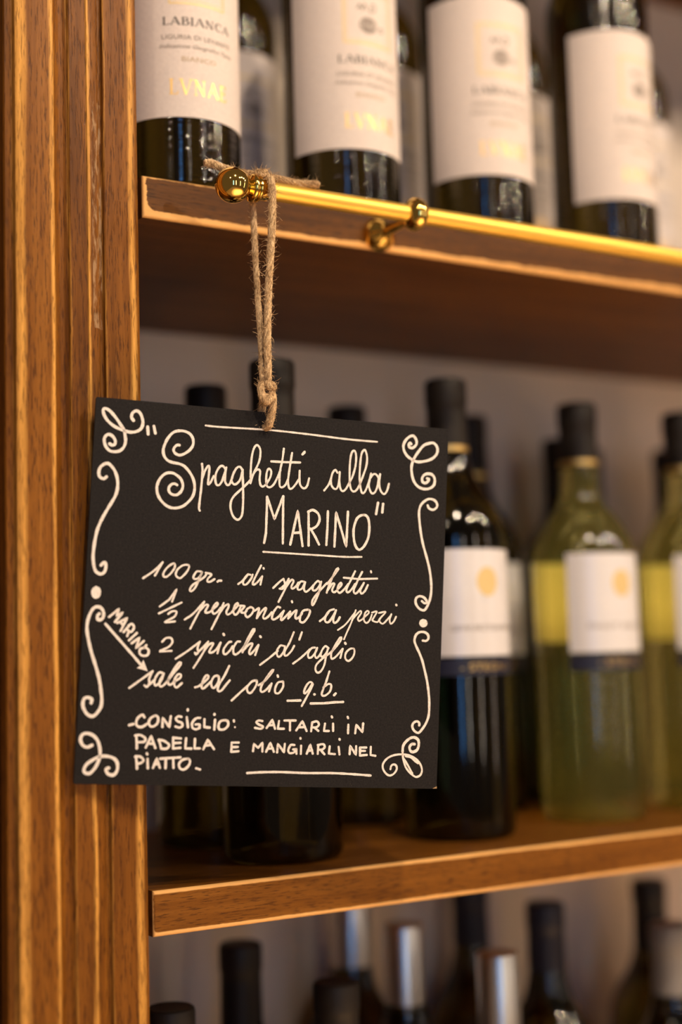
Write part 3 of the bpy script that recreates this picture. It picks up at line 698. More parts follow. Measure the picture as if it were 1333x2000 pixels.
('scroll2',1,1.69,'-94.6,60.5 -96.1,59.3 -98.2,60.2 -98.9,62.6 -98.2,65.4 -96.2,67.3 -94.2,67.8 -92.4,66.6 -90.5,64.3 -89.1,61.2 -88.4,57.8 -88.4,54.3 -89.2,50.7 -90.9,47.1 -93.4,42.4 -95.9,37.1 -97.8,31.7 -98.8,25.8 -99.3,19.5 -99.2,15.4 -98.3,11 -97,8.7 -94.5,7.8 -92.7,9.2 -92.2,11.7 -92.5,13.7 -93.5,14 -94.8,12.5'),
('corner2',1,1.65,'-81.7,92.4 -82.9,94.2 -82.4,96.7 -80.4,97.9 -78.5,97 -77.2,94.7 -76.5,91.5 -77.3,88.5 -79.5,86.7 -82.7,85.9 -85.7,86.3 -88.6,87 -92.2,88.5 -95.6,91 -97.8,94.1 -98.5,96.7 -97.4,97.7 -95,96.7 -91.9,93.7 -88.8,89.8 -86.6,86.8 -85.8,83.6 -85.4,80.7 -86.1,77.7 -88,75.4 -90.9,74.5 -93.8,74.9 -96,77.1 -97,80.3 -96.5,82.4 -94.9,83.7 -92.8,83 -91.1,80.8 -91.1,78.7 -92.5,77.9 -94,78.6'),
('corner3',1,1.57,'79.7,93 79,93.7 78.2,92.7 78.7,91.1 80.1,90.7 81.6,91.4 83,93.4 82.6,95.8 81.1,97.7 79.1,97.5 76.7,95.5 75.1,92.4 75.2,89.5 77,86.4 80.2,84.1 83.7,82.9 87.6,83.4 91.9,84.9 94.9,87.3 96.1,90.1 95.6,92.8 93.5,94.7 90.7,94.3 87.6,92.9 85.1,90 82.4,85.8 80.9,82.4 80.4,78.6 81.2,73.8 83,70.2 85.9,68 89.4,67.4 92.8,68.4 94.7,70.5 95,73.5 93.6,75.9 91,76.5 88.5,75.7 87.2,73.7 87.5,71.6 89.2,70.9 90.9,72.1 91.4,73.5 90.3,73.7'),
('scroll3',1,1.39,'91.2,58 92.1,56.4 94.6,55.7 96.8,57.3 96.9,59.4 95.1,61.4 91.9,61.8 88.9,60.1 86.8,57.5 86,53.6 86.5,48.3 87.6,41.7 89.2,35.1 91.4,28.6 93.4,22.1 94.7,15.6 95.2,9.4 94.7,4.4 93.3,0.2 91.2,-2.6 88.1,-1.7 86,1.1 86.1,4 88.3,5.3 91,4.6 92.8,2.3 91.5,1.4 89.7,2.5'),
('scroll4',1,1.37,'91.1,-20 93,-20.1 94.4,-18.8 94.1,-16.6 92.1,-15.2 89.3,-15.2 87,-16.7 86,-19.9 86.9,-22.8 89,-26.7 91.1,-31.3 92.9,-37.1 94.5,-42.9 95.7,-49.4 96.3,-54.8 96.3,-61.7 95.1,-66.1 92.9,-69.8 90.3,-72.4 87.5,-71 86.5,-68.5 87.4,-66.7 89.3,-65.9 90.7,-66.9 90.7,-68.2'),
('corner4',1,1.54,'88.3,-78.8 86.5,-78.9 85.3,-80.6 86,-82.7 87.7,-83.2 89.9,-82 90.8,-79.3 90.4,-76.5 88.3,-75.1 85.8,-75.4 82.9,-77.6 81.4,-80.1 81.2,-83.1'),
('corner4',1,1.12,'81.2,-83.1 81.7,-87 83.1,-91.2 85.5,-94.4 88.2,-96.5 90.2,-97.2 92.4,-96.1 93.3,-93.4 92.2,-90.1 89.8,-87.4 86.8,-85.7 83.2,-84.8 78.7,-84.8 74.5,-85.8 71.4,-87.8 69.6,-90.8 70.3,-93.8 72.3,-96 74.3,-96.6 76.5,-95.5 78,-93.1 77.6,-91 76,-90.4 74.7,-91.3 74.3,-93.1'),
('corner4',1,1.13,'82,-87 84.7,-90.8 87.5,-95.3'),
('corner4',1,1.13,'83.2,-85.7 86.2,-86.3 88.8,-88.2 90.8,-89.5'),
('corner4',1,0.77,'74.5,-85.8 71,-87.9 69.4,-91.4 70.3,-94.1 72.3,-96.2 74.3,-96.7 76.7,-95.5 78.2,-93.1 77.8,-90.8 76,-90.2 74.6,-91.2'),
]
DOTS = [('dot', -96.6, -2.2, 2.64, 3.38), ('dot2', 91.1, -10.0, 2.53, 2.41)]
ARROW = [(-72.5, -41.7), (-70.4, -40.0), (-69.2, -37.2), (-68.3, -39.0), (-66.5, -43.2), (-69.4, -42.4)]

# ------------------------------------------------------------------ mesh helpers


class MB:
    """collects vertices and faces; build() links them as ONE mesh object"""
    def __init__(self):
        self.v, self.f, self.mi = [], [], []

    def add(self, verts, faces, mi=0):
        o = len(self.v)
        self.v += [tuple(p) for p in verts]
        self.f += [tuple(i + o for i in f) for f in faces]
        self.mi += [mi] * len(faces)

    def box(self, x0, x1, y0, y1, z0, z1, mi=0):
        self.add([(x, y, z) for x in (x0, x1) for y in (y0, y1) for z in (z0, z1)],
                 [(0, 1, 3, 2), (4, 6, 7, 5), (0, 4, 5, 1), (2, 3, 7, 6), (0, 2, 6, 4), (1, 5, 7, 3)], mi)

    def lathe(self, prof, n=64, axis='z', origin=(0, 0, 0), mi=0):
        """prof: (radius, height) list from bottom to top; closed at the ends when the radius is 0"""
        vs, fs, rings = [], [], []
        for r, h in prof:
            if r < 1e-7:
                rings.append([len(vs)])
                vs.append((0, 0, h))
            else:
                rings.append(list(range(len(vs), len(vs) + n)))
                vs += [(r * math.cos(2 * PI * i / n), r * math.sin(2 * PI * i / n), h) for i in range(n)]
        for a, b in zip(rings, rings[1:]):
            for i in range(n):
                j = (i + 1) % n
                if len(a) == 1 and len(b) == 1:
                    continue
                if len(a) == 1:
                    fs.append((a[0], b[j], b[i]))
                elif len(b) == 1:
                    fs.append((a[i], a[j], b[0]))
                else:
                    fs.append((a[i], a[j], b[j], b[i]))
        if axis == 'x':
            vs = [(h, x, y) for x, y, h in vs]
        elif axis == '-y':
            vs = [(x, -h, y) for x, y, h in vs]
        vs = [(x + origin[0], y + origin[1], z + origin[2]) for x, y, z in vs]
        self.add(vs, fs, mi)

    def tube(self, pts, rad, n=8, mi=0, taper=None, cap=True):
        pts = [Vector(p) for p in pts]
        fr = frames(pts)
        vs, fs = [], []
        m = len(pts)
        for k, (p, (a, b)) in enumerate(zip(pts, fr)):
            r = rad if taper is None else rad * (1 + (taper - 1) * k / (m - 1))
            for i in range(n):
                q = 2 * PI * i / n
                vs.append(p + a * (r * math.cos(q)) + b * (r * math.sin(q)))
        for k in range(m - 1):
            for i in range(n):
                j = (i + 1) % n
                fs.append((k * n + i, k * n + j, (k + 1) * n + j, (k + 1) * n + i))
        if cap:
            fs.append(tuple(range(n - 1, -1, -1)))
            fs.append(tuple((m - 1) * n + i for i in range(n)))
        self.add(vs, fs, mi)

    def build(self, name, mat, parent=None, smooth=False, sharp=40):
        me = bpy.data.meshes.new(name)
        me.from_pydata(self.v, [], self.f)
        for mm in (mat if isinstance(mat, (list, tuple)) else [mat]):
            me.materials.append(mm)
        me.polygons.foreach_set('material_index', self.mi)
        bm = bmesh.new()
        bm.from_mesh(me)
        bmesh.ops.recalc_face_normals(bm, faces=bm.faces)
        bm.to_mesh(me)
        bm.free()
        if smooth:
            me.polygons.foreach_set('use_smooth', [True] * len(me.polygons))
            me.set_sharp_from_angle(angle=math.radians(sharp))
        me.update()
        o = bpy.data.objects.new(name, me)
        COL.objects.link(o)
        if parent:
            o.parent = parent
        return o


def frames(pts):
    out = []
    t0 = (pts[1] - pts[0]).normalized()
    a = t0.orthogonal().normalized()
    for i, p in enumerate(pts):
        t = ((pts[i + 1] if i + 1 < len(pts) else p) - (pts[i - 1] if i else p)).normalized()
        if t.length < 1e-9:
            t = t0
        a = (a - t * a.dot(t))
        a = a.normalized() if a.length > 1e-9 else t.orthogonal().normalized()
        out.append((a, t.cross(a)))
        t0 = t
    return out


def spline(pts, step):
    """Catmull-Rom through the points, resampled about every `step`"""
    P = [Vector(p) for p in pts]
    if len(P) == 2:
        n = max(1, int((P[1] - P[0]).length / step))
        return [P[0].lerp(P[1], i / n) for i in range(n + 1)]
    closed = (P[0] - P[-1]).length < step * 0.5
    Q = [P[-2] if closed else P[0] * 2 - P[1]] + P + [P[1] if closed else P[-1] * 2 - P[-2]]
    out = []
    for i in range(1, len(Q) - 2):
        a, b, c, d = Q[i - 1:i + 3]
        n = max(2, int((c - b).length / step))
        for k in range(n):
            t = k / n
            out.append(0.5 * ((2 * b) + (c - a) * t + (2 * a - 5 * b + 4 * c - d) * t * t + (3 * b - 3 * c + d - a) * t ** 3))
    out.append(P[-1])
    return out


def polyline(pts, step):
    out = []
    for a, b in zip(pts, pts[1:]):
        a, b = Vector(a), Vector(b)
        n = max(1, int((b - a).length / step))
        out += [a.lerp(b, i / n) for i in range(n)]
    return out + [Vector(pts[-1])]


def tag(o, label=None, cat=None, group=None, kind=None):
    if label:
        o['label'] = label
    if cat:
        o['category'] = cat
    if group:
        o['group'] = group
    if kind:
        o['kind'] = kind
    return o


def thing(name, loc, label, cat, group=None, rz=0.0):
    o = bpy.data.objects.new(name, None)
    o.empty_display_size = 0.02
    COL.objects.link(o)
    o.location = loc
    o.rotation_euler = (0, 0, rz)
    return tag(o, label, cat, group)


# ------------------------------------------------------------------ room
S2TOP = Z0 - 0.12612
S1BOT = Z0 + 0.25601
S1TOP = S1BOT + 0.02479
S2BOT = S2TOP - 0.02486
S0BOT = S1TOP + 0.365
S3TOP = S2BOT - 0.365
DEPTH = 0.26635
SHELF_LEN = 1.25

m = MB()
m.box(-1.6, 2.8, DEPTH, DEPTH + 0.12, 0, 3.0)
tag(m.build('wall_back', M_WALL), kind='structure')
m = MB()
m.box(-1.6, 2.8, -4.2, DEPTH, -0.08, 0)
tag(m.build('floor', M_FLOOR), kind='structure')

# ------------------------------------------------------------------ shelving frame: moulded post and side panels
frame = thing('shelving_frame', (0, 0, 0), 'tall moulded brown wooden post with worn honey coloured edges at the end of the shelves', 'shelf post')
prof = [(-5.8, 1), (-5.8, -6.2), (-6.6, -8.2), (-8.6, -9.7), (-11.5, -10), (-27.0, -10), (-27.6, -9.6), (-27.9, -7.2), (-30.4, -7.2), (-30.7, -9.2),
        (-31.6, -10.2), (-34, -11.2), (-37.0, -12.3), (-38.2, -12.4), (-38.8, -11.9), (-48.3, -11.9), (-48.9, -11.4), (-49.3, -10.2),
        (-51.2, -9.0), (-53.5, -8.9), (-55.6, -9.9), (-57.4, -12.0), (-58.2, -13.1), (-60.2, -13.4), (-73.6, -13.4), (-77.6, -13.1), (-79.6, -12.2),
        (-80.2, -9.0), (-84.2, -8.6), (-84.9, -7.6), (-85.0, 1)]
zs = [0.0, 0.9, 1.2, 1.5, 1.8, 2.1, 2.4]
m = MB()
vs = [(x / 1000, y / 1000, z) for z in zs for x, y in prof]
n = len(prof)
fs = [(k * n + i, k * n + (i + 1) % n, (k + 1) * n + (i + 1) % n, (k + 1) * n + i) for k in range(len(zs) - 1) for i in range(n)]
fs += [tuple(range(n)), tuple((len(zs) - 1) * n + i for i in range(n))]
m.add(vs, fs)
m.build('post', M_POST, frame, True, 25)
m = MB()
m.box(-0.0285, -0.0065, 0.001, DEPTH, 0.0, 2.4)
m.build('side_panel', M_PANEL, frame)
m = MB()
m.box(-0.50, -0.0852, 0.030, 0.048, 0.0, 2.4)
tag(m.build('return_panel', M_PANEL, frame), 'dark wooden panel set back beside the post')

# ------------------------------------------------------------------ shelf boards


def shelf(z, thick, seed, widths, label, *more):
    bm = bmesh.new()
    bmesh.ops.create_cube(bm, size=1.0)
    for v in bm.verts:
        v.co = Vector(((v.co.x + 0.5) * SHELF_LEN, (v.co.y + 0.5) * (DEPTH - 0.0005), (v.co.z + 0.5) * thick))
    es = [e for e in bm.edges if all(v.co.y < 1e-6 for v in e.verts)]
    bmesh.ops.bevel(bm, geom=es, offset=0.0014, segments=3, affect='EDGES', profile=0.5)
    me = bpy.data.meshes.new('shelf_board')
    bm.to_mesh(me)
    bm.free()
    me.materials.append(shelf_wood('shelf_wood', seed, SHELF_LEN, thick, *widths, *more))
    o = bpy.data.objects.new('shelf_board', me)
    COL.objects.link(o)
    o.location = (0, 0, z)
    return tag(o, label, 'shelf', 'stained wooden shelf boards')


shelf(S1BOT, 0.02479, 1.3, (0.0011, 0.0040, 0.0022), 'brown shelf board with the brass rail along its front edge', 0.58, 0.013, 1.8)
shelf(S2BOT, 0.02486, 5.7, (0.0020, 0.0024, 0.0003), 'brown shelf board with pale worn edges below the hanging chalkboard sign', 0.92, 0.003, 0.45)
shelf(S0BOT, 0.02486, 9.2, (0.0016, 0.0030, 0.0020), 'uppermost shelf board, seen dark at the top right corner')
shelf(S3TOP - 0.02486, 0.02486, 12.4, (0.0016, 0.0021, 0.0014), 'lowest shelf board, carrying the bottles whose necks show at the bottom')

# ------------------------------------------------------------------ brass rail
RY, RZ = -0.042, Z0 + 0.2676
rail = thing('brass_rail', (0.05, RY, RZ), 'yellow brass gallery rail with round end knob along the upper shelf', 'rail')
m = MB()
m.lathe([(0, 0.006), (0.0053, 0.006), (0.0053, SHELF_LEN - 0.06), (0, SHELF_LEN - 0.06)], 40, 'x')
m.build('rail_tube', M_RAIL, rail, True)
m = MB()   # ball, neck, collars and ferrule of the turned knob; local x 0 = world x 0.05
ball = [(0.0103 * math.sin(a), -0.0126 - 0.0103 * math.cos(a)) for a in [PI * i / 28 for i in range(1, 25)]]
m.lathe([(0, -0.0229)] + ball + [(0.0050, -0.0030), (0.0056, -0.0024), (0.0072, -0.0020), (0.0080, -0.0010), (0.0080, 0.0004), (0.0071, 0.0013), (0.0066, 0.0017),
        (0.0074, 0.0022), (0.0076, 0.0032), (0.0070, 0.0040), (0.0063, 0.0044), (0.0063, 0.0088), (0.0056, 0.0094), (0, 0.0094)], 56, 'x')
tag(m.build('end_knob', M_BRASS, rail, True, 50), 'polished brass ball end knob')
for bx in (0.1618 - 0.05, 0.86):
    m = MB()
    b = [(0.0104 * math.sin(a), -0.0075 * math.cos(a)) for a in [PI * i / 24 for i in range(0, 25)]]
    b = [(max(r, 0.0), bx + h) for r, h in b]
    b[0] = (0, b[0][1])
    b[-1] = (0, b[-1][1])
    m.lathe(b, 48, 'x')
    br = m.build('bracket', M_BRASS, rail, True, 60)
    m = MB()
    m.lathe([(0, 0.0), (0.0042, 0.0), (0.0036, 0.004), (0.0034, 0.012), (0.0036, 0.026), (0.0042, 0.028), (0.0060, 0.0305), (0.0090, 0.0335), (0.0108, 0.0365), (0.0112, 0.0398), (0, 0.0398)][::-1],
            48, '-y', (bx, 0.0, 0.0))
    o = m.build('rosette', M_BRASS, br, True, 50)
    o.data.transform(Matrix.Translation((0, -0.0, 0)) @ Matrix.Diagonal((1, -1, 1, 1)))
    o.data.flip_normals()
    o.location = (0, 0.0022, -0.0012)

# ------------------------------------------------------------------ chalkboard sign
SIGN_LABEL = 'square black chalkboard with a spaghetti recipe in white handwriting, hanging by twine'
sign = thing('chalkboard_sign', (0.05439, -0.04379, Z0 + 0.03346), SIGN_LABEL, 'chalkboard')
sign.rotation_mode = 'YXZ'
sign.rotation_euler = (math.radians(1.1459), math.radians(3.81578), math.radians(-13.61011))
BW, BH, BT = 0.20516, 0.20738, 0.0032
HX, HZ, HR = -0.0069, 0.0951, 0.0021
bm = bmesh.new()
rc, outer = 0.0008, []
for cx, cz, a0 in ((BW / 2 - rc, BH / 2 - rc, 0), (-BW / 2 + rc, BH / 2 - rc, 90), (-BW / 2 + rc, -BH / 2 + rc, 180), (BW / 2 - rc, -BH / 2 + rc, 270)):
    for k in range(4):
        a = math.radians(a0 + k * 30)
        outer.append(bm.verts.new((cx + rc * math.cos(a), 0, cz + rc * math.sin(a))))
inner = [bm.verts.new((HX + HR * math.cos(2 * PI * i / 20), 0, HZ + HR * math.sin(2 * PI * i / 20))) for i in range(20)]
es = [bm.edges.new((L[i], L[(i + 1) % len(L)])) for L in (outer, inner) for i in range(len(L))]
bmesh.ops.triangle_fill(bm, use_beauty=True, edges=es)
r = bmesh.ops.extrude_face_region(bm, geom=bm.faces[:])
for g in r['geom']:
    if isinstance(g, bmesh.types.BMVert):
        g.co.y += BT
bmesh.ops.recalc_face_normals(bm, faces=bm.faces)
me = bpy.data.meshes.new('board_panel')
bm.to_mesh(me)
bm.free()
me.materials.append(M_BLACK)
o = bpy.data.objects.new('board_panel', me)
COL.objects.link(o)
o.parent = sign
m = MB()   # chipped corner showing raw board
m.add([(BW / 2 - 0.0026, -0.00008, -BH / 2 + 0.0001), (BW / 2 + 0.0001, -0.00008, -BH / 2 + 0.0002), (BW / 2 + 0.0001, -0.00008, -BH / 2 + 0.0014),
       (BW / 2 - 0.0026, 0.0012, -BH / 2 - 0.00005), (BW / 2 + 0.0002, 0.0012, -BH / 2 - 0.00005), (BW / 2 + 0.0002, 0.0012, -BH / 2 + 0.0014)],
      [(0, 1, 2), (0, 3, 4, 1), (1, 4, 5, 2)])
tag(m.build('chipped_corner', M_EDGE, sign), 'pale chipped corner of the board')


def ribbon(mb, pts, w, y=-0.00012):
    """pen stroke: a low ridge of paint with round ends; pts in board x,z (metres)"""
    P = [Vector((p[0], p[1])) for p in pts]
    Q = [P[0]]
    for p in P[1:]:
        if (p - Q[-1]).length > 5e-5:
            Q.append(p)
    P = Q
    if len(P) < 2:
        P = [P[0] - Vector((w * .1, 0)), P[0] + Vector((w * .1, 0))]
    ph = rnd.uniform(0, 6)
    n = len(P)
    lf, rg = [], []
    for i, p in enumerate(P):
        t = (P[min(i + 1, n - 1)] - P[max(i - 1, 0)])
        t = t.normalized() if t.length > 1e-9 else Vector((1, 0))
        s = Vector((-t.y, t.x))
        h = w * 0.5 * (1 + 0.07 * math.sin(i * 0.37 + ph) + rnd.uniform(-0.07, 0.07))
        lf.append(p + s * h)
        rg.append(p - s * h * (1 + rnd.uniform(-0.06, 0.06)))

    def cap(p, t, sgn):
        s = Vector((-t.y, t.x))
        return [p + t * (sgn * w * 0.5 * math.sin(a)) + s * (w * 0.5 * math.cos(a)) for a in (PI * k / 6 for k in range(1, 6))]
    t0 = (P[1] - P[0]).normalized()
    t1 = (P[-1] - P[-2]).normalized()
    vs = [(q.x, y, q.y) for q in lf] + [(q.x, y, q.y) for q in rg]
    fs = [(i, i + 1, n + i + 1, n + i) for i in range(n - 1)]
    c0, c1 = cap(P[0], t0, -1), cap(P[-1], t1, 1)
    b0 = len(vs)
    vs += [(q.x, y, q.y) for q in c0]
    b1 = len(vs)
    vs += [(q.x, y, q.y) for q in c1]
    fs.append(tuple([0] + [b0 + k for k in range(5)] + [n]))
    fs.append(tuple([n - 1] + [b1 + k for k in range(5)] + [2 * n - 1]))
    # side walls down to the board
    ring = list(range(n)) + [b1 + k for k in range(5)] + [2 * n - 1 - k for k in range(n)] + [b0 + 4 - k for k in range(5)]
    b2 = len(vs)
    vs += [(vs[i][0], 0.0, vs[i][2]) for i in ring]
    L = len(ring)
    fs += [(ring[k], ring[(k + 1) % L], b2 + (k + 1) % L, b2 + k) for k in range(L)]
    mb.add(vs, fs)


NAMES = {'title': 'title_lettering', 'recipe': 'recipe_lettering', 'tip': 'tip_lettering', 'note': 'arrow_note',
         'rule': 'rule_line', 'rule2': 'rule_line', 'rule3': 'rule_line', 'scroll': 'scroll_flourish', 'scroll2': 'scroll_flourish', 'scroll3': 'scroll_flourish',
         'scroll4': 'scroll_flourish', 'corner': 'corner_flourish', 'corner2': 'corner_flourish', 'corner3': 'corner_flourish', 'corner4': 'corner_flourish',
         'dot': 'flourish_dot', 'dot2': 'flourish_dot'}
PART_LABELS = {'title': 'white title lettering', 'recipe': 'white cursive recipe lines', 'tip': 'white capital letters of the cooking tip', 'note': 'small slanted note with an arrow'}
chalk = {}
ylift = {}
for part, smooth, w, s in STROKES:
    pts = [tuple(float(c) / 1000 for c in q.split(',')) for q in s.split()]
    p3 = [(a, 0, b) for a, b in pts]
    pl = spline(p3, 0.00045) if smooth and len(pts) > 2 else polyline(p3, 0.0006)
    ylift[part] = ylift.get(part, 0) + 1
    ribbon(chalk.setdefault(part, MB()), [(p.x, p.z) for p in pl], w / 1000, -0.00010 - 0.000002 * (ylift[part] % 20))
for part, x, z, rx, rz in DOTS:
    mb = chalk.setdefault(part, MB())
    ring = [(x / 1000 + rx / 1000 * math.cos(a) * rnd.uniform(.95, 1.04), -0.00012, z / 1000 + rz / 1000 * math.sin(a) * rnd.uniform(.95, 1.04)) for a in (2 * PI * k / 26 for k in range(26))]
    mb.add(ring + [(a, 0, c) for a, b, c in ring], [tuple(range(26))] + [(k, (k + 1) % 26, 26 + (k + 1) % 26, 26 + k) for k in range(26)])
k = len(ARROW)
chalk['note'].add([(a / 1000, -0.00015, b / 1000) for a, b in ARROW] + [(a / 1000, 0, b / 1000) for a, b in ARROW],
                  [tuple(range(k))] + [(i, (i + 1) % k, k + (i + 1) % k, k + i) for i in range(k)])
for part, mb in chalk.items():
    o = mb.build(NAMES[part], M_CHALK, sign)
    if part in PART_LABELS:
        tag(o, PART_LABELS[part])

# ------------------------------------------------------------------ jute twine
twine = thing('jute_twine', (0.0550, RY, RZ), 'brown jute twine tied round the brass rail and holding the chalkboard', 'twine')
TW0 = Vector((0.0550, RY, RZ))


def cord(name, pts, rad=0.0021, pitch=0.011, fuzz=60, plies=3, label=None, phase=0.0):
    pitch *= 1.9
    fuzz = int(fuzz * 2.6)
    rad *= 1.06
    """twisted jute cord with loose fibres along a path in world coordinates"""
    P = [p - TW0 for p in spline([Vector(p) for p in pts], 0.0006)]
    fr = frames(P)
    mb = MB()
    dist = [0.0]
    for a, b in zip(P, P[1:]):
        dist.append(dist[-1] + (b - a).length)
    for k in range(plies):
        path = []
        for p, (a, b), d in zip(P, fr, dist):
            q = 2 * PI * (k / plies + d / pitch) + phase
            rr = rad * 0.38 * (1 + 0.22 * math.sin(d * 620 + k * 2.1) + 0.15 * math.sin(d * 1730 + k))
            path.append(p + (a * math.cos(q) + b * math.sin(q)) * rr)
        mb.tube(path, rad * 0.66, 10)
    for _ in range(int(dist[-1] * 3800)):          # strands lying along the surface
        i = rnd.randrange(max(1, len(P) - 12))
        ln = min(len(P) - 1 - i, rnd.randrange(8, 20))
        q0 = rnd.uniform(0, 2 * PI)
        if ln > 3:
            pp = [P[i + k] + (fr[i + k][0] * math.cos(q0 + 6.28 * (dist[i + k] - dist[i]) / pitch * 0.8) + fr[i + k][1] * math.sin(q0 + 6.28 * (dist[i + k] - dist[i]) / pitch * 0.8)) *
                  rad * (0.93 + 0.12 * math.sin(PI * k / ln)) for k in range(0, ln + 1, 2)]
            if len(pp) > 2:
                mb.tube(pp, rnd.choice((0.00012, 0.00018, 0.00024)), 4, 0, 0.7, False)
    for _ in range(fuzz):
        i = rnd.randrange(len(P) - 1)
        a, b = fr[i]
        t = (P[i + 1] - P[i]).normalized()
        q = rnd.uniform(0, 2 * PI)
        d = a * math.cos(q) + b * math.sin(q)
        p0 = P[i] + d * rad * 0.95
        ln = rnd.choice((0.0014, 0.002, 0.003, 0.0046)) * rnd.uniform(.7, 1.2)
        dirv = (d * rnd.uniform(.35, 1.0) + t * rnd.uniform(-1.1, 1.1)).normalized()
        curl = Vector((rnd.uniform(-1, 1), rnd.uniform(-1, 1), rnd.uniform(-1, 1))) * 0.5
        pp = [p0, p0 + dirv * ln * .5, p0 + (dirv + curl * .5).normalized() * ln]
        mb.tube(pp, rnd.choice((0.00007, 0.0001, 0.00016)), 3, 0, 0.4, False)
    o = mb.build(name, M_JUTE, twine, True, 80)
    if label:
        tag(o, label)
    return o


def W(x, y, z):
    return Vector((x / 1000, y / 1000, Z0 + z / 1000))


# cord falling in front of the rail, and the one falling behind it
cord('front_cord', [W(56.2, -38.5, 274.3), W(57.0, -42, 275.4), W(57.6, -47.6, 273.6), W(58.0, -50.2, 268.5), W(58.2, -50.3, 258), W(57.2, -50.2, 240), W(55.8, -50.2, 225), W(54.0, -50.4, 205),
                    W(52.6, -50.6, 180), W(52.3, -50.8, 162), W(52.2, -50.5, 152)], 0.00192, 0.012, 190)
cord('back_cord', [W(55.8, -45.0, 275.0), W(54.8, -41, 275.4), W(54.0, -35.2, 272.0), W(53.9, -34.2, 266), W(53.9, -34.6, 255), W(53.1, -37.5, 230), W(52.2, -41.0, 205), W(51.4, -45.0, 178),
                   W(50.2, -47.8, 160), W(49.6, -49.0, 150)], 0.00158, 0.010, 130, phase=1.0)
# knot over the rail with its two tails
cord('rail_knot', [W(51.5, -45.5, 274.2), W(52.0, -42.0, 276.3), W(53.5, -38.6, 276.6), W(55.8, -38.8, 277.6), W(57.4, -42.0, 278.2), W(56.2, -45.6, 276.6), W(53.8, -46.6, 274.6), W(53.0, -44.0, 276.8), W(54.8, -41.0, 278.0)], 0.0018, 0.009, 70)
cord('cord_tail', [W(56.5, -41.5, 276.2), W(61, -38.8, 276.2), W(68, -38.4, 277.0), W(74, -39.4, 276.2), W(81, -41.2, 275.2), W(87, -43.2, 275.2), W(92.5, -44.6, 275.6)], 0.0020, 0.011, 80, phase=2.0)
cord('cord_tail', [W(54.5, -40.5, 276.8), W(49, -36.5, 277.8), W(43, -34, 279.0), W(36, -32.2, 280.6), W(30, -31, 282.6), W(25.5, -30.2, 282.8)], 0.0020, 0.010, 70)
# overhand knot just above the board and the loop through its hole
KX, KY, KZ = 51.2, -50.4, 147.2


def K(dx, dy, dz):
    return W(KX + dx * 0.0345 / 0.92, KY + dy, KZ + dz * 0.0345)


cord('board_knot', [K(5, -0.6, 190), K(30, -1.6, 110), K(75, -2.0, 80), K(108, -1.0, 120), K(95, 1.4, 165), K(20, 2.4, 150), K(-45, 1.6, 165), K(-92, -0.4, 90), K(-112, -1.6, 10),
                    K(-95, -2.4, -90), K(-45, -3.2, -150), K(0, -3.4, -130), K(20, -2.0, -75), K(-30, -1.0, -60), K(-75, -0.4, -40)], 0.0018, 0.009, 60)
cord('hole_loop', [K(75, -0.6, 40), K(85, -1.4, -40), K(78, -1.8, -140), K(72, -1.6, -250), K(62, -0.2, -400), W(53.0, -50.2, 131.2), W(53.0, -48.6, 129.2), W(53.0, -45.6, 128.8), W(53.0, -41.4, 129.6), W(52.8, -40.3, 134),
                   W(52.4, -43.0, 141), W(51.6, -47.5, 147)], 0.0020, 0.011, 60)

# ------------------------------------------------------------------ bottles


def bent(mb, polys, R, az, zc, mi=0):
    """wrap flat outlines (x across, z up, metres) round a bottle of radius R, facing azimuth az (from -Y towards -X)"""
    for vs, fs in polys:
        out = []
        for x, z in vs:
            a = az - x / R
            out.append((-R * math.sin(a), -R * math.cos(a), zc + z))
        mb.add(out, fs, mi)


def text_polys(body, height, width, shear=0.0):
    """flat outlines of printed words, scaled to a given cap height and width, centred"""
    cu = bpy.data.curves.new('words', 'FONT')
    cu.body = body
    cu.shear = shear
    cu.resolution_u = 3
    o = bpy.data.objects.new('words', cu)
    COL.objects.link(o)
    me = bpy.data.meshes.new_from_object(o.evaluated_get(bpy.context.evaluated_depsgraph_get()))
    vs = [(v.co.x, v.co.y) for v in me.vertices]
    fs = [tuple(p.vertices) for p in me.polygons]
    bpy.data.objects.remove(o)
    bpy.data.curves.remove(cu)
    bpy.data.meshes.remove(me)
    x0, x1 = min(v[0] for v in vs), max(v[0] for v in vs)
    z0, z1 = min(v[1] for v in vs), max(v[1] for v in vs)
    return [([((x - (x0 + x1) / 2) / (x1 - x0) * width, (z - (z0 + z1) / 2) / (z1 - z0) * height) for x, z in vs], fs)]


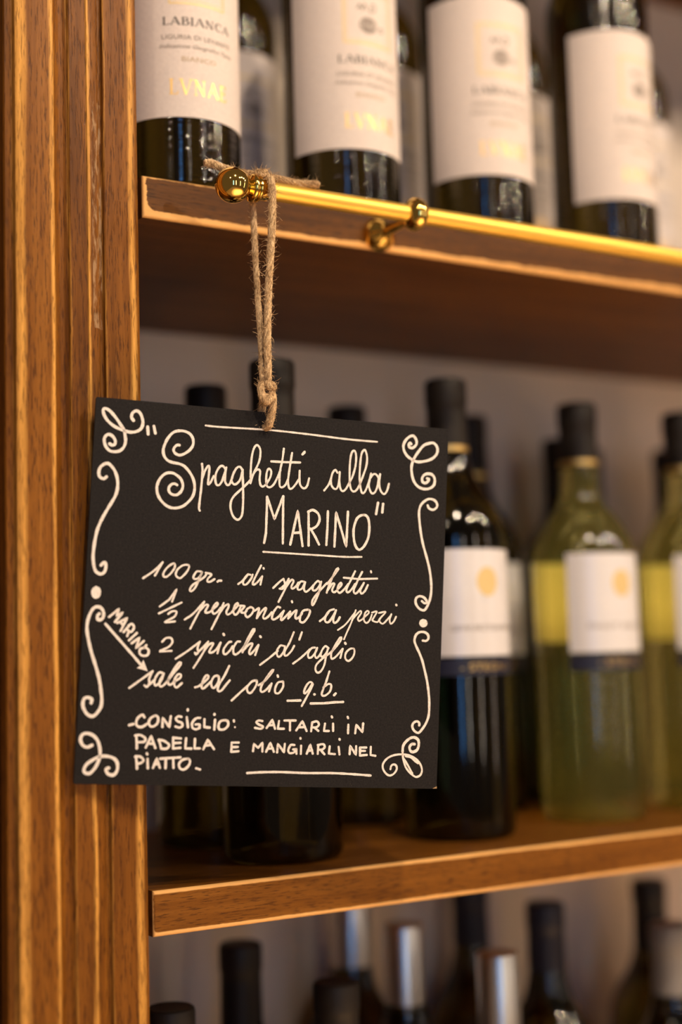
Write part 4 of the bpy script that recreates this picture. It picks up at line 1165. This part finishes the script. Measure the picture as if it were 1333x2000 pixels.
# roman capitals drawn with thick and thin strokes and serifs, in a box one unit high
ROMAN = {
    'L': (0.62, [((.16, 0), (.16, 1), .15), ((.02, .97), (.32, .97), .06), ((.02, .03), (.58, .03), .06), ((.56, .03), (.60, .22), .06)]),
    'A': (0.86, [((.06, 0), (.42, 1), .06), ((.42, 1), (.78, 0), .15), ((.20, .34), (.64, .34), .06), ((-.04, .03), (.18, .03), .06), ((.64, .03), (.92, .03), .06)]),
    'B': (0.70, [((.16, 0), (.16, 1), .15), ((.02, .97), (.40, .97), .06), ((.40, .97), (.56, .86), .10), ((.56, .86), (.56, .66), .14), ((.56, .66), (.40, .54), .10), ((.16, .53), (.42, .53), .06),
                 ((.42, .53), (.64, .42), .10), ((.64, .42), (.64, .16), .15), ((.64, .16), (.42, .03), .10), ((.02, .03), (.44, .03), .06)]),
    'I': (0.34, [((.17, 0), (.17, 1), .15), ((.02, .97), (.32, .97), .06), ((.02, .03), (.32, .03), .06)]),
    'N': (0.88, [((.14, 0), (.14, 1), .06), ((.12, 1), (.72, 0), .15), ((.72, 0), (.72, 1), .06), ((0, .97), (.2, .97), .06), ((.02, .03), (.27, .03), .06), ((.60, .97), (.86, .97), .06)]),
    'C': (0.78, [((.72, .78), (.62, .93), .06), ((.62, .93), (.40, .99), .08), ((.40, .99), (.17, .82), .12), ((.17, .82), (.10, .5), .15), ((.10, .5), (.18, .18), .14), ((.18, .18), (.42, .01), .10),
                 ((.42, .01), (.64, .08), .07), ((.64, .08), (.73, .22), .06), ((.72, .70), (.72, .98), .06)]),
    'V': (0.84, [((.08, 1), (.42, 0), .15), ((.42, 0), (.76, 1), .06), ((-.04, .97), (.24, .97), .06), ((.64, .97), (.90, .97), .06)]),
    'E': (0.64, [((.16, 0), (.16, 1), .15), ((.02, .97), (.54, .97), .10), ((.53, .98), (.55, .80), .10), ((.16, .52), (.46, .52), .10), ((.46, .40), (.46, .64), .10), ((.02, .03), (.58, .03), .10), ((.57, .02), (.60, .22), .10)]),
}


def roman_polys(word, height, width):
    x, polys = 0.0, []
    for ch in word:
        adv, strokes = ROMAN[ch]
        for (a, b), (c, d), w in strokes:
            p, q = Vector((a, b)), Vector((c, d))
            t = (q - p).normalized()
            s = Vector((-t.y, t.x)) * (w / 2)
            polys.append(([((x + v.x), v.y) for v in (p + s, q + s, q - s, p - s)], [(0, 1, 2, 3)]))
        x += adv + 0.10
    tot = x - 0.10
    return [([((a - tot / 2) / tot * width, (b - .5) * height) for a, b in vs], fs) for vs, fs in polys]


def stroke_polys(strokes, w):
    out = []
    for st in strokes:
        for a, b in zip(st, st[1:]):
            p, q = Vector(a), Vector(b)
            t = (q - p).normalized() if (q - p).length > 1e-9 else Vector((1, 0))
            s = Vector((-t.y, t.x)) * (w / 2)
            out.append(([tuple(v) for v in (p - t * w * .2 + s, q + t * w * .2 + s, q + t * w * .2 - s, p - t * w * .2 - s)], [(0, 1, 2, 3)]))
    return out


def frame_polys(w, h, t):
    c = [(-w / 2, -h / 2), (w / 2, -h / 2), (w / 2, h / 2), (-w / 2, h / 2)]
    out = []
    for i in range(4):
        (a, b), (c2, d) = c[i], c[(i + 1) % 4]
        n = 14
        pts = [(a + (c2 - a) * k / n, b + (d - b) * k / n) for k in range(n + 1)]
        out += stroke_polys([pts], t)
    return out


def disc_polys(rx, rz, cx=0.0, cz=0.0):
    n, rings = 32, (0.35, 0.7, 1.0)
    vs = [(cx, cz)] + [(cx + rx * k * math.cos(2 * PI * i / n), cz + rz * k * math.sin(2 * PI * i / n)) for k in rings for i in range(n)]
    fs = [(0, 1 + i, 1 + (i + 1) % n) for i in range(n)]
    for k in range(2):
        fs += [(1 + k * n + i, 1 + (k + 1) * n + i, 1 + (k + 1) * n + (i + 1) % n, 1 + k * n + (i + 1) % n) for i in range(n)]
    return [(vs, fs)]


def sleeve(mb, R, az, half, z0, z1, t=0.00022):
    """a curved sheet of paper with real thickness glued round the bottle"""
    n = max(8, int(math.degrees(half) / 3) * 2)
    vs = []
    for r in (R + 0.00004, R + t):
        for z in (z0, z1):
            vs += [(-r * math.sin(az + half - 2 * half * i / n), -r * math.cos(az + half - 2 * half * i / n), z) for i in range(n + 1)]
    k = n + 1
    fs = []
    for i in range(n):
        fs += [(2 * k + i, 2 * k + i + 1, 3 * k + i + 1, 3 * k + i), (i, k + i, k + i + 1, i + 1), (i, i + 1, 2 * k + i + 1, 2 * k + i), (k + i, 3 * k + i, 3 * k + i + 1, k + i + 1)]
    fs += [(0, 2 * k, 3 * k, k), (n, k + n, 3 * k + n, 2 * k + n)]
    mb.add(vs, fs)


def bottle_profile(H, R):
    k = H / 0.300
    return [(0, 0.014), (0.012, 0.0125), (0.022, 0.007), (R - 0.0075, 0.0010), (R - 0.0055, 0.0), (R - 0.0030, 0.0006), (R - 0.0010, 0.0026), (R, 0.0065), (R, 0.10), (R, 0.190 * k), (R - 0.0006, 0.198 * k),
            (R - 0.0028, 0.206 * k), (R - 0.0070, 0.2145 * k), (R - 0.0125, 0.2225 * k), (R - 0.0180, 0.2310 * k), (0.0165, 0.240 * k), (0.0146, 0.250 * k), (0.0138, 0.262 * k), (0.0133, 0.2800 * k),
            (0.0133, 0.2830 * k), (0.0140, 0.2835 * k), (0.0140, 0.2960 * k), (0.0120, 0.2985 * k), (0, 0.2985 * k)]


def pale_profile(H, R):
    k = H / 0.314
    return [(0, 0.014), (0.012, 0.0125), (0.022, 0.007), (R - 0.0075, 0.0010), (R - 0.0055, 0.0), (R - 0.0030, 0.0006), (R - 0.0010, 0.0026), (R, 0.0065), (R, 0.10), (R, 0.190 * k), (R - 0.0003, 0.1965 * k),
            (R - 0.0013, 0.2015 * k), (R - 0.0034, 0.2090 * k), (R - 0.0066, 0.2155 * k), (R - 0.0110, 0.2225 * k), (R - 0.0165, 0.2295 * k), (R - 0.0215, 0.2360 * k), (0.0152, 0.2430 * k), (0.0144, 0.2510 * k),
            (0.0139, 0.2650 * k), (0.0138, 0.2900 * k), (0.0138, 0.3100 * k), (0.0120, 0.3125 * k), (0, 0.3125 * k)]


def capsule_profile(H, cap_len):
    return [(0.0143, H - cap_len), (0.0148, H - cap_len), (0.0144, H - 0.0262), (0.0144, H - 0.0190), (0.0149, H - 0.0182), (0.0151, H - 0.0165), (0.0151, H - 0.0030), (0.0146, H - 0.0010), (0.0132, H), (0.0060, H - 0.0002), (0, H - 0.0002)]


def foil_profile(H, cap_len):
    return [(0.0143, H - cap_len), (0.0150, H - cap_len), (0.0149, H - 0.0022), (0.0143, H - 0.0007), (0.0132, H), (0.0060, H - 0.0002), (0, H - 0.0002)]


def copy_tree(o, parent=None):
    c = o.copy()
    COL.objects.link(c)
    if parent:
        c.parent = parent
    for ch in o.children:
        copy_tree(ch, c)
    return c


def base_bottle(H, R, glass_mat, cap_mat, cap_len, label, group, profile=None, band=False):
    t = thing('wine_bottle', (0, 0, 0), label, 'wine bottle', group)
    m = MB()
    m.lathe((profile or bottle_profile)(H, R), 72)
    m.build('glass_body', glass_mat, t, True, 60)
    m = MB()
    m.lathe((foil_profile if cap_mat is M_CAPSILVER else capsule_profile)(H, cap_len), 48)
    c = m.build('capsule', cap_mat, t, True, 35)
    if band:
        m = MB()
        zb = H - cap_len
        m.lathe([(0.0142, zb - 0.0004), (0.01515, zb - 0.0004), (0.01515, zb + 0.0032), (0.0142, zb + 0.0032)], 48)
        m.build('capsule_band', M_GOLD, c, True, 35)
    return t


def label_cream(t, R):
    """tall cream label: gilt square picture, four lines of print, gilt word at the foot"""
    half = math.radians(84)
    m = MB()
    sleeve(m, R, 0, half, 0.0440, 0.1720)
    lab = m.build('front_label', M_CREAM, t, True, 40)
    Rl = R + 0.00036
    m = MB()
    bent(m, roman_polys('LABIANCA', 0.0051, 0.0455), Rl, 0, 0.1040)
    m.build('name_lettering', M_INK, lab)
    m = MB()
    bent(m, text_polys('LIGURIA DI LEVANTE', 0.0029, 0.0465), Rl, 0, 0.0940)
    bent(m, text_polys('Indicazione Geografica Tipica', 0.0034, 0.050, 0.45), Rl, 0, 0.0878)
    m.build('region_lettering', M_GREYINK, lab)
    m = MB()
    bent(m, text_polys('BIANCO', 0.0030, 0.0225), Rl, 0, 0.0803)
    m.build('type_lettering', M_PALEINK, lab)
    m = MB()
    bent(m, roman_polys('LVNAE', 0.0098, 0.0385), Rl, 0, 0.0628)
    m.build('gilt_lettering', M_GOLD, lab)
    m = MB()
    bent(m, frame_polys(0.0365, 0.0365, 0.0011), Rl, 0, 0.1335)
    bent(m, frame_polys(0.0325, 0.0325, 0.0004), Rl, 0, 0.1335)
    m.build('gilt_frame', M_PALEGOLD, lab)
    m = MB()
    arcs = [[(-0.001 + r * math.cos(a), -0.0055 + 0.8 * r * math.sin(a)) for a in (2 * PI * k / 24 for k in range(25))] for r in (0.0062, 0.0046)]
    hatch = [[(x / 1000, -0.0095), (x / 1000, -0.0015)] for x in (-4, -2.6, -1.2, 0.2, 1.6)]
    top = [[(x / 1000, z / 1000) for x, z in s] for s in (((-9, 5), (-7, 8), (-5, 4.6), (-3.5, 9), (-2, 5)), ((0, 4), (2, 9), (4, 9.5), (5, 6), (3, 4), (0, 4)), ((7.5, -7), (9.5, -5), (11, -7), (9.5, -8.5), (7.5, -7)), ((-8, 6), (-6, 6.4)))]
    bent(m, stroke_polys(arcs + hatch + top, 0.0008), Rl, 0, 0.1335)
    m.build('picture_print', M_GREYINK, lab)


def label_white(t, R, grape, band_words):
    """short white label with a gold seal above a navy strip with gold letters"""
    half = math.radians(63)
    m = MB()
    sleeve(m, R, 0, half, 0.1235, 0.1965)
    lab = m.build('front_label', M_WHITE, t, True, 40)
    Rl = R + 0.00036
    m = MB()
    bent(m, disc_polys(0.0088, 0.0100), Rl, 0, 0.1740)
    m.build('gold_seal', M_PALEGOLD, lab)
    m = MB()
    bent(m, text_polys(grape, 0.0038, 0.058), Rl, 0, 0.1425)
    m.build('grape_lettering', M_GREYINK, lab)
    m = MB()
    sleeve(m, R, 0, half, 0.1105, 0.1218)
    st = m.build('label_strip', M_NAVY, t, True, 40)
    m = MB()
    bent(m, text_polys(band_words, 0.0052, 0.045), Rl, 0, 0.1162)
    m.build('strip_lettering', M_GOLD, st)


def place(t, x, y, z, az, label):
    t.location = (x, y, z)
    t.rotation_euler = (0, 0, -math.radians(az))
    t['label'] = label
    return t


# ---- upper shelf: dark bottles with tall cream labels
G1 = 'cream labelled wine bottles on the upper shelf'
proto = base_bottle(0.310, 0.0385, M_RIPPLEGLASS, M_CAPBLACK, 0.055, 'x', G1)
label_cream(proto, 0.0385)
front_spots = [(0.045, 0.046, 4.5, 'dark wine bottle with cream label beside the wooden post, above the round rail knob'),
               (0.165, 0.046, 0.0, 'dark wine bottle with cream label above the brass rail bracket, second from the post'),
               (0.278, 0.046, 6.0, 'dark wine bottle with cream label, third from the post in the front row'),
               (0.396, 0.046, -8.0, 'rightmost front dark bottle with cream label on the upper shelf, shoulder in view')]
back_spots = [(0.160, 0.205, -6.0, 'shaded dark bottle behind the gap between the first and second cream labelled bottles'),
              (0.278, 0.180, 8.0, 'shaded dark bottle behind the gap between the second and third cream labelled bottles'),
              (0.402, 0.172, -10.0, 'shaded dark bottle behind the gap between the third and fourth cream labelled bottles'),
              (0.538, 0.172, 4.0, 'shaded dark bottle behind and to the right of the fourth cream labelled bottle')]
first = True
for x, y, az, lab in front_spots + back_spots:
    b = proto if first else copy_tree(proto)
    first = False
    place(b, x, y, S1TOP, az, lab)

# ---- middle shelf: dark bottles with white labels, pale ones further right
G2 = 'wine bottles on the middle shelf'
proto = base_bottle(0.320, 0.0385, M_DARKGLASS, M_CAPBLACK, 0.052, 'x', G2, None, True)
label_white(proto, 0.0385, 'GEWURZTRAMINER', '- STEGNI -')
mid_dark = [(0.119, 0.068, 4, 'dark wine bottle mostly hidden by the chalkboard, black cap just right of the twine knot'),
            (0.1165, 0.164, -6, 'dark wine bottle behind the chalkboard, black cap between the post and the twine'),
            (0.256, 0.200, 10, 'dark bottle behind the chalkboard, low black cap right of the twine near the wall'),
            (0.265, 0.078, -3, 'dark wine bottle with white label and gold seal, right against the chalkboard edge'),
            (0.374, 0.200, 12, 'dark wine bottle standing behind and between the dark and the pale labelled bottles')]
first = True
for x, y, az, lab in mid_dark:
    b = proto if first else copy_tree(proto)
    first = False
    place(b, x, y, S2TOP, az, lab)
pale = base_bottle(0.314, 0.0392, M_CLEARGLASS, M_CAPBLACK, 0.048, 'x', G2, pale_profile, True)
label_white(pale, 0.0392, 'PINOT BIANCO', '- STEGNI -')
m = MB()
sleeve(m, 0.0392, PI, math.radians(56), 0.1320, 0.1930)
tag(m.build('back_label', M_WHITE, pale, True, 40), 'back label seen yellow through the wine')
place(pale, 0.398, 0.092, S2TOP, -3.6, 'clear bottle of pale yellow wine with white label, wholly in view')
place(copy_tree(pale), 0.508, 0.093, S2TOP, -3.0, 'clear bottle of pale yellow wine cut off by the right picture edge')
shadow = base_bottle(0.303, 0.0368, M_DARKGLASS, M_CAPBLACK, 0.060, 'x', G2)
for i, (x, y, lab) in enumerate([(0.458, 0.185, 'dark wine bottle behind the whole pale bottle, cap just left of its cap'),
                                 (0.521, 0.226, 'dark wine bottle behind the whole pale bottle, cap edge just right of its cap'),
                                 (0.597, 0.200, 'dark wine bottle behind the cut-off pale bottle, cap left of its cap')]):
    place(shadow if i == 0 else copy_tree(shadow), x, y, S2TOP, 0, lab)

# ---- lower shelf: only the necks reach into view
G3 = 'bottle necks rising from the lowest shelf'
low = [(0.040, 0.070, 0.309, M_CAPBLACK, 0.055, 'black capped bottle neck beside the post, cut by the bottom picture edge'),
       (0.138, 0.170, 0.319, M_CAPBLACK, 0.070, 'slim tall black capped bottle neck near the post, below the worn shelf end'),
       (0.156, 0.070, 0.308, M_CAPBLACK, 0.055, 'broad black capped bottle neck in front of a pale foil neck at the bottom'),
       (0.262, 0.226, 0.337, M_CAPSILVER, 0.060, 'narrow silver foil bottle neck running up behind the middle shelf edge'),
       (0.2595, 0.148, 0.321, M_CAPSILVER, 0.060, 'silver foil bottle neck with dark rim, between black and navy necks'),
       (0.376, 0.226, 0.331, M_CAPNAVY, 0.050, 'navy capped bottle at the back, neck top hidden by the middle shelf'),
       (0.288, 0.073, 0.309, M_CAPSILVER, 0.060, 'bright silver foil bottle neck, nearest of the foil necks at the bottom'),
       (0.393, 0.150, 0.321, M_CAPNAVY, 0.050, 'navy capped bottle neck with its whole cap visible in front of the wall'),
       (0.547, 0.200, 0.317, M_CAPBLACK, 0.060, 'black capped dark bottle at the lower right, behind the grey capped one'),
       (0.4645, 0.090, 0.305, M_CAPGREY, 0.058, 'grey capped bottle neck at the lower right picture edge')]
made = {}
for x, y, H, cm, cl, lab in low:
    key = (cm.name, H)
    t = base_bottle(H, 0.0375, M_DARKGLASS, cm, cl, lab, G3)
    place(t, x, y, S3TOP, 0, lab)
